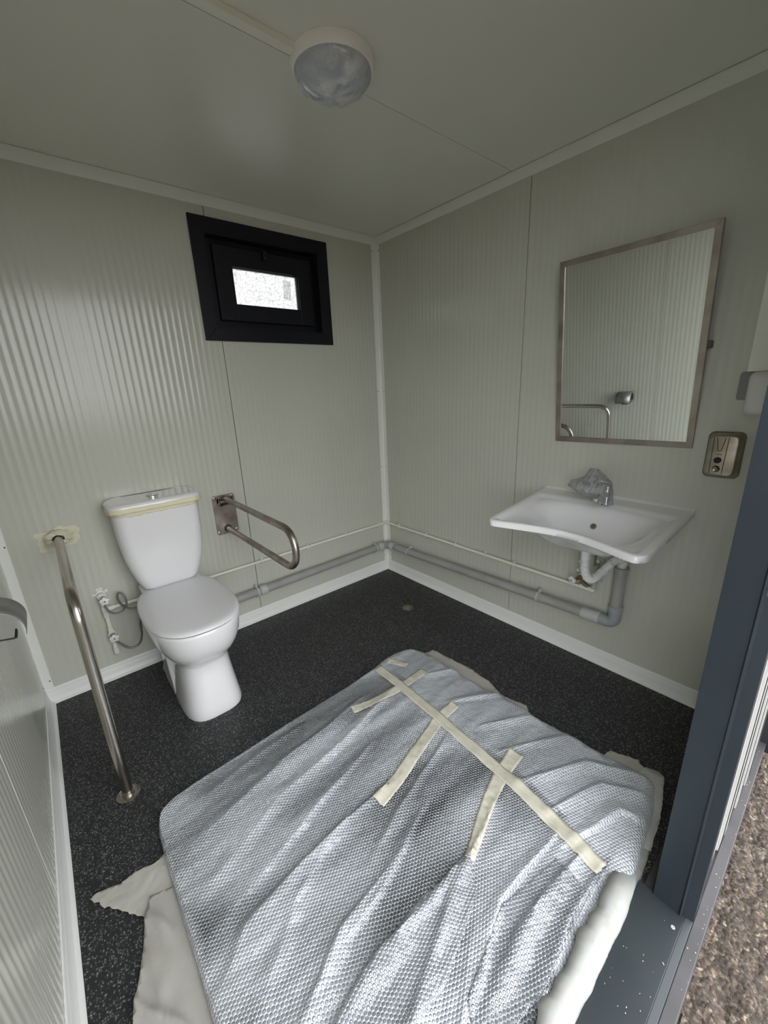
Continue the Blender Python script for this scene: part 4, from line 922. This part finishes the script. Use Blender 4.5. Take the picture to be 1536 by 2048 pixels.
# creases of the film: crest line on the floor plan, (height, width on one side, width on the other)
FOLDS = [
    ([(-1.250, -1.430), (-1.593, -1.450), (-1.790, -1.480), (-1.899, -1.555)], .024, .070, .020),
    ([(-0.872, -1.085), (-1.555, -1.212), (-1.859, -1.330)], .018, .030, .060),
    ([(-1.166, -1.242), (-1.554, -1.349), (-1.867, -1.439)], .016, .022, .055),
    ([(-1.052, -1.028), (-1.426, -1.082), (-1.893, -1.180)], .020, .080, .030),
    ([(-1.200, -1.762), (-1.556, -1.754), (-1.780, -1.790)], .024, .055, .012),
    ([(-0.968, -1.900), (-1.247, -1.891), (-1.407, -1.945), (-1.495, -1.971)], .022, .014, .050),
    ([(-0.945, -1.980), (-1.236, -1.960), (-1.458, -1.985)], .024, .050, .016),
    ([(-0.974, -2.040), (-1.150, -2.039), (-1.373, -2.060)], .020, .030, .030),
    ([(-0.911, -1.724), (-0.662, -1.872), (-0.571, -2.035)], .020, .025, .040),
    ([(-0.944, -1.837), (-0.715, -1.929), (-0.637, -2.071)], .020, .018, .040),
    ([(-0.973, -1.935), (-0.767, -1.998), (-0.726, -2.098)], .018, .040, .015),
    ([(-0.736, -1.117), (-0.500, -1.237)], .014, .030, .040),
    ([(-0.786, -1.319), (-0.495, -1.485)], .016, .040, .020),
    ([(-0.803, -1.493), (-0.560, -1.615)], .015, .020, .040),
    ([(-1.364, -1.619), (-1.593, -1.655), (-1.800, -1.738)], .016, .045, .014),
    ([(-1.405, -1.419), (-1.664, -1.519), (-1.860, -1.672)], .012, .030, .030),
    ([(-1.184, -1.573), (-1.475, -1.657), (-1.697, -1.700)], .014, .016, .040),
    ([(-1.030, -1.714), (-1.348, -1.802), (-1.560, -1.880), (-1.78, -1.93)], .018, .045, .016),
    ([(-0.912, -1.427), (-1.282, -1.530), (-1.50, -1.60)], .012, .030, .018),
    ([(-0.845, -1.617), (-0.586, -1.762)], .014, .018, .030),
    ([(-1.33, -.98), (-1.62, -1.01), (-1.80, -1.03)], .010, .030, .030),
    ([(-1.62, -2.02), (-1.30, -1.86)], .010, .020, .020),
]
GX0, GY0, GS = -2.05, -2.22, .004
gnx, gny = int(1.65/GS), int(1.42/GS)
GXX, GYY = np.meshgrid(GX0 + GS*np.arange(gnx), GY0 + GS*np.arange(gny))
def npn(f, sx=1., sy=1., seed=0):
    """gradient noise sampled on a coarse grid and interpolated"""
    q = 3; cx_ = gnx//q + 2; cy_ = gny//q + 2
    a = np.array([[noise.noise(Vector(((GX0 + GS*q*i)*f*sx, (GY0 + GS*q*j)*f*sy, seed))) for i in range(cx_)] for j in range(cy_)])
    fi = np.arange(gnx)/q; fj = np.arange(gny)/q; i0 = fi.astype(int); j0 = fj.astype(int); u = (fi-i0)[None, :]; v = (fj-j0)[:, None]
    A = a[j0][:, i0]; B = a[j0][:, i0+1]; Cc = a[j0+1][:, i0]; D = a[j0+1][:, i0+1]
    return A*(1-u)*(1-v) + B*u*(1-v) + Cc*(1-u)*v + D*u*v
nlow = npn(3.0, seed=1); nmid = npn(9, .45, 1.4, 4); nhi = npn(26, seed=9); nst = npn(20, .30, 1.6, 12)
H_ = np.full(GXX.shape, .027)
def smn(t): t = np.clip(t, 0, 1); return t*t*(3-2*t)
H_ += .018*smn((GXX + 1.05)/.3)*smn((-1.55 - GYY)/.3)
fold = np.zeros_like(H_)
WX = GXX + .014*nmid; WY = GYY + .016*nlow + .006*nst
for pts, hgt, wa, wb in FOLDS:
    L = [0]
    for a, b in zip(pts, pts[1:]): L.append(L[-1] + math.hypot(b[0]-a[0], b[1]-a[1]))
    best = np.full(GXX.shape, 9.); sgn = np.zeros_like(best); tt = np.zeros_like(best)
    for i, (a, b) in enumerate(zip(pts, pts[1:])):
        dx, dy = b[0]-a[0], b[1]-a[1]; l = math.hypot(dx, dy)
        t = np.clip(((WX-a[0])*dx + (WY-a[1])*dy)/(l*l), 0, 1); qx = WX-a[0]-t*dx; qy = WY-a[1]-t*dy; d = np.hypot(qx, qy)
        k = d < best; best = np.where(k, d, best); sgn = np.where(k, np.sign(dx*qy - dy*qx), sgn); tt = np.where(k, (L[i] + t*l)/L[-1], tt)
    wid = np.where(sgn > 0, wa, wb) * (.55 + .75*tt)
    prof = np.clip(1 - best/wid, 0, 1)
    prof = prof*(.72 + .28*prof)
    fold = np.maximum(fold, hgt*prof*np.sin(np.pi*np.clip(.10 + .88*tt, 0, 1))**.7) + .35*np.minimum(fold, hgt*prof)
H_ += .8*fold + .0038*nst + .0020*nhi + .004*nmid
H_ = np.maximum(H_, .0205)
def drape(x, y):
    fx_ = min(max((x - GX0)/GS, 0), gnx - 1.01); fy_ = min(max((y - GY0)/GS, 0), gny - 1.01); i, j = int(fx_), int(fy_); u, v = fx_-i, fy_-j
    return float(H_[j, i]*(1-u)*(1-v) + H_[j, i+1]*u*(1-v) + H_[j+1, i]*(1-u)*v + H_[j+1, i+1]*u*v)
NU, NV = 430, 400
def dens(t): # denser sampling close to the two ends
    return t + .055*math.sin(2*PI*t)*-1 * .9
vs = []; uvs = []; lay = []
for j in range(NV + 1):
    v = dens(j/NV)
    for i in range(NU + 1):
        u = dens(i/NU); p = coons(u, v)
        w_ = 1.34; hgt = 1.16
        e = min(u*w_, (1-u)*w_*(1.0 if v < .72 else 1), v*hgt, (1-v)*hgt)
        eu = min(u*w_/.020, 1); er = min((1-u)*w_/.055, 1); ev_ = min(v*hgt/.020, 1); eb = min((1-v)*hgt/.040, 1)
        k = 1
        for q_ in (eu, er, ev_, eb): k *= math.sqrt(max(0, 1 - (1-q_)**2))
        h = .0045 + (drape(p.x, p.y) - .0045)*k
        vs.append((p.x, p.y, max(h, .0045)))
        # film coordinates: slightly gathered along the folds
        gx = p.x + .012*nz(p.x, p.y, 3, 21) + .10*(p.y + 1.5)*(p.x + 1.2)*.3; gy = p.y + .015*nz(p.x, p.y, 3, 31)
        c_, s_ = math.cos(.45), math.sin(.45)
        uvs.append((gx*c_ - gy*s_ + 5, gx*s_ + gy*c_ + 5))
        lf = nz(p.x*.55, p.y*1.5, 3.6, 41); lf2 = nz(p.x*.5 + p.y*.2, p.y*2.2, 7.5, 43); fh = (drape(p.x, p.y) - .027)
        a = .10 + .42*sm((lf + .20)/.42) + .20*lf2 + 16*max(0, min(fh, .02))
        rim = 1 - min(1, e/.05); a = max(a, .62*rim)
        if p.x > tape_x(p.y) + .05: a = max(a, .40 + .25*sm((-1.6 - p.y)/.3))
        if p.y < -2.045 and p.x > -1.35: a = max(a, .8)
        lay.append(min(.94, a))
fs = []
for j in range(NV):
    for i in range(NU): k = j*(NU+1) + i; fs.append((k, k+NU+1, k+NU+2, k+1))
me = bpy.data.meshes.new('bubble_wrap'); me.from_pydata(vs, [], fs)
ul = me.uv_layers.new(name='sheet'); li = [0]*len(me.loops); me.loops.foreach_get('vertex_index', li)
flat = [c for k in li for c in uvs[k]]; ul.data.foreach_set('uv', flat)
at = me.attributes.new('layers', 'FLOAT', 'POINT'); at.data.foreach_set('value', lay)
bw = fin('bubble_wrap', me, M_bubble, wr_, True, 80)
# loose flaps where the film overlaps itself
def flap(outline, extra, alpha, seed):
    o = sheet('film_flap', outline, lambda x, y: drape(x, y) + extra + .0025*nz(x, y, 18, seed), M_bubble, .009, .0004, .004)
    o.parent = wr_; me = o.data
    ul = me.uv_layers.new(name='sheet'); c_, s_ = math.cos(.45 + .35*seed), math.sin(.45 + .35*seed)
    for l in me.loops:
        q = me.vertices[l.vertex_index].co; ul.data[l.index].uv = (q.x*c_ - q.y*s_ + 5.003, q.x*s_ + q.y*c_ + 5.005)
    at_ = me.attributes.new('layers', 'FLOAT', 'POINT')
    for i in range(len(me.vertices)): at_.data[i].value = alpha
    return o
flap([(-1.215, -1.765), (-1.40, -1.742), (-1.62, -1.752), (-1.79, -1.800), (-1.72, -1.90), (-1.48, -1.90), (-1.28, -1.84)], .004, .30, 1)
flap([(-1.03, -1.94), (-1.25, -1.90), (-1.46, -1.95), (-1.52, -2.03), (-1.30, -2.06), (-1.05, -2.03)], .004, .22, 3)
# inner board
inn = []
for k in range(4*24):
    s, t = divmod(k, 24); t /= 24
    u, v = ((t, 0), (1, t), (1-t, 1), (0, 1-t))[s]
    u = .018 + .955*u; v = .018 + .955*v; inn.append(coons(u, v))
MB().loft([[(p.x, p.y, z) for p in inn] for z in (.009, .0165)]).put('board', M_inner, wr_, bevel=.003)
# torn foam strip along the near edge
fo_ = []; m_ = 90
for i in range(m_ + 1):
    t = i/m_; p = botc(t); x = p.x
    for q_, (dy, z) in enumerate(((.045, .046), (.020, .052), (.0, .046), (-.010, .030), (-.014, .009))):
        j_ = .004*nz(x, q_, 20, 3)
        fo_.append((x, p.y + dy + j_ + (.006*nz(x, 1, 9, 5) if q_ else .018*nz(x, 5, 22, 8)), (z + .003*nz(x, q_, 30, 9)) * (sm((x + 1.95)/.05)) * (1 - .9*sm((x + 1.0)/.14)) + .002))
n = 5
o = put('foam_edging', fo_, [(i*n+k, (i+1)*n+k, (i+1)*n+k+1, i*n+k+1) for i in range(m_) for k in range(n-1)], M_foam, wr_, angle=70)
sdm = o.modifiers.new('thick', 'SOLIDIFY'); sdm.thickness = .002; sdm.offset = 1
def tape_strip(pts, w0, w1, m=M_tape, lift=.0022, wrk=.0015, tw=0):
    P = spline([(a, b, 0) for a, b in pts], 14); vs = []; n = 7; N_ = len(P)
    for i, p in enumerate(P):
        d = (P[min(i+1, N_-1)] - P[max(i-1, 0)]).normalized(); s = Vector((-d.y, d.x, 0)); w = w0 + (w1-w0)*i/(N_-1)
        for k in range(n):
            a = (k/(n-1) - .5); q = p + s*w*a + d*(.006*nz(k*1.3, i, 1.7, 3) if i in (0, N_-1) else 0)
            # tape bridges the hollows: highest of a few film samples near by
            h = sum(drape(q.x + dx, q.y + dy) for dx, dy in ((0, 0), (.012, 0), (-.012, 0), (0, .012), (0, -.012)))/5
            h = max(h, drape(q.x, q.y))
            vs.append((q.x, q.y, h + lift + wrk*nz(a*3.0, i*.16, 3.0, 5)))
    o = put('tape_strip', vs, [(i*n+k, (i+1)*n+k, (i+1)*n+k+1, i*n+k+1) for i in range(N_-1) for k in range(n-1)], m, wr_, angle=50)
    sdm = o.modifiers.new('thick', 'SOLIDIFY'); sdm.thickness = .0005; sdm.offset = 1
    return o
tape_strip([(-.872, -.915), (-.874, -1.087), (-.890, -1.381), (-.914, -1.685), (-.940, -1.875), (-.965, -2.040)], .046, .050, lift=.0042)
tape_strip([(-1.135, -1.062), (-1.05, -1.078), (-.9415, -1.092), (-.80, -1.094), (-.715, -1.092)], .040, .046, wrk=.003)
tape_strip([(-1.312, -1.452), (-1.20, -1.432), (-1.0845, -1.400), (-.96, -1.368), (-.885, -1.349), (-.775, -1.340)], .052, .044, wrk=.003)
tape_strip([(-1.228, -1.772), (-1.17, -1.752), (-1.09, -1.722), (-1.002, -1.694), (-.90, -1.672), (-.80, -1.660)], .030, .058, wrk=.0035)
tape_strip([(-.80, -.915), (-.775, -.955), (-.752, -1.005)], .034, .034, wrk=.003)
reparent(wr_)
# fix children built in world space under roots with a location
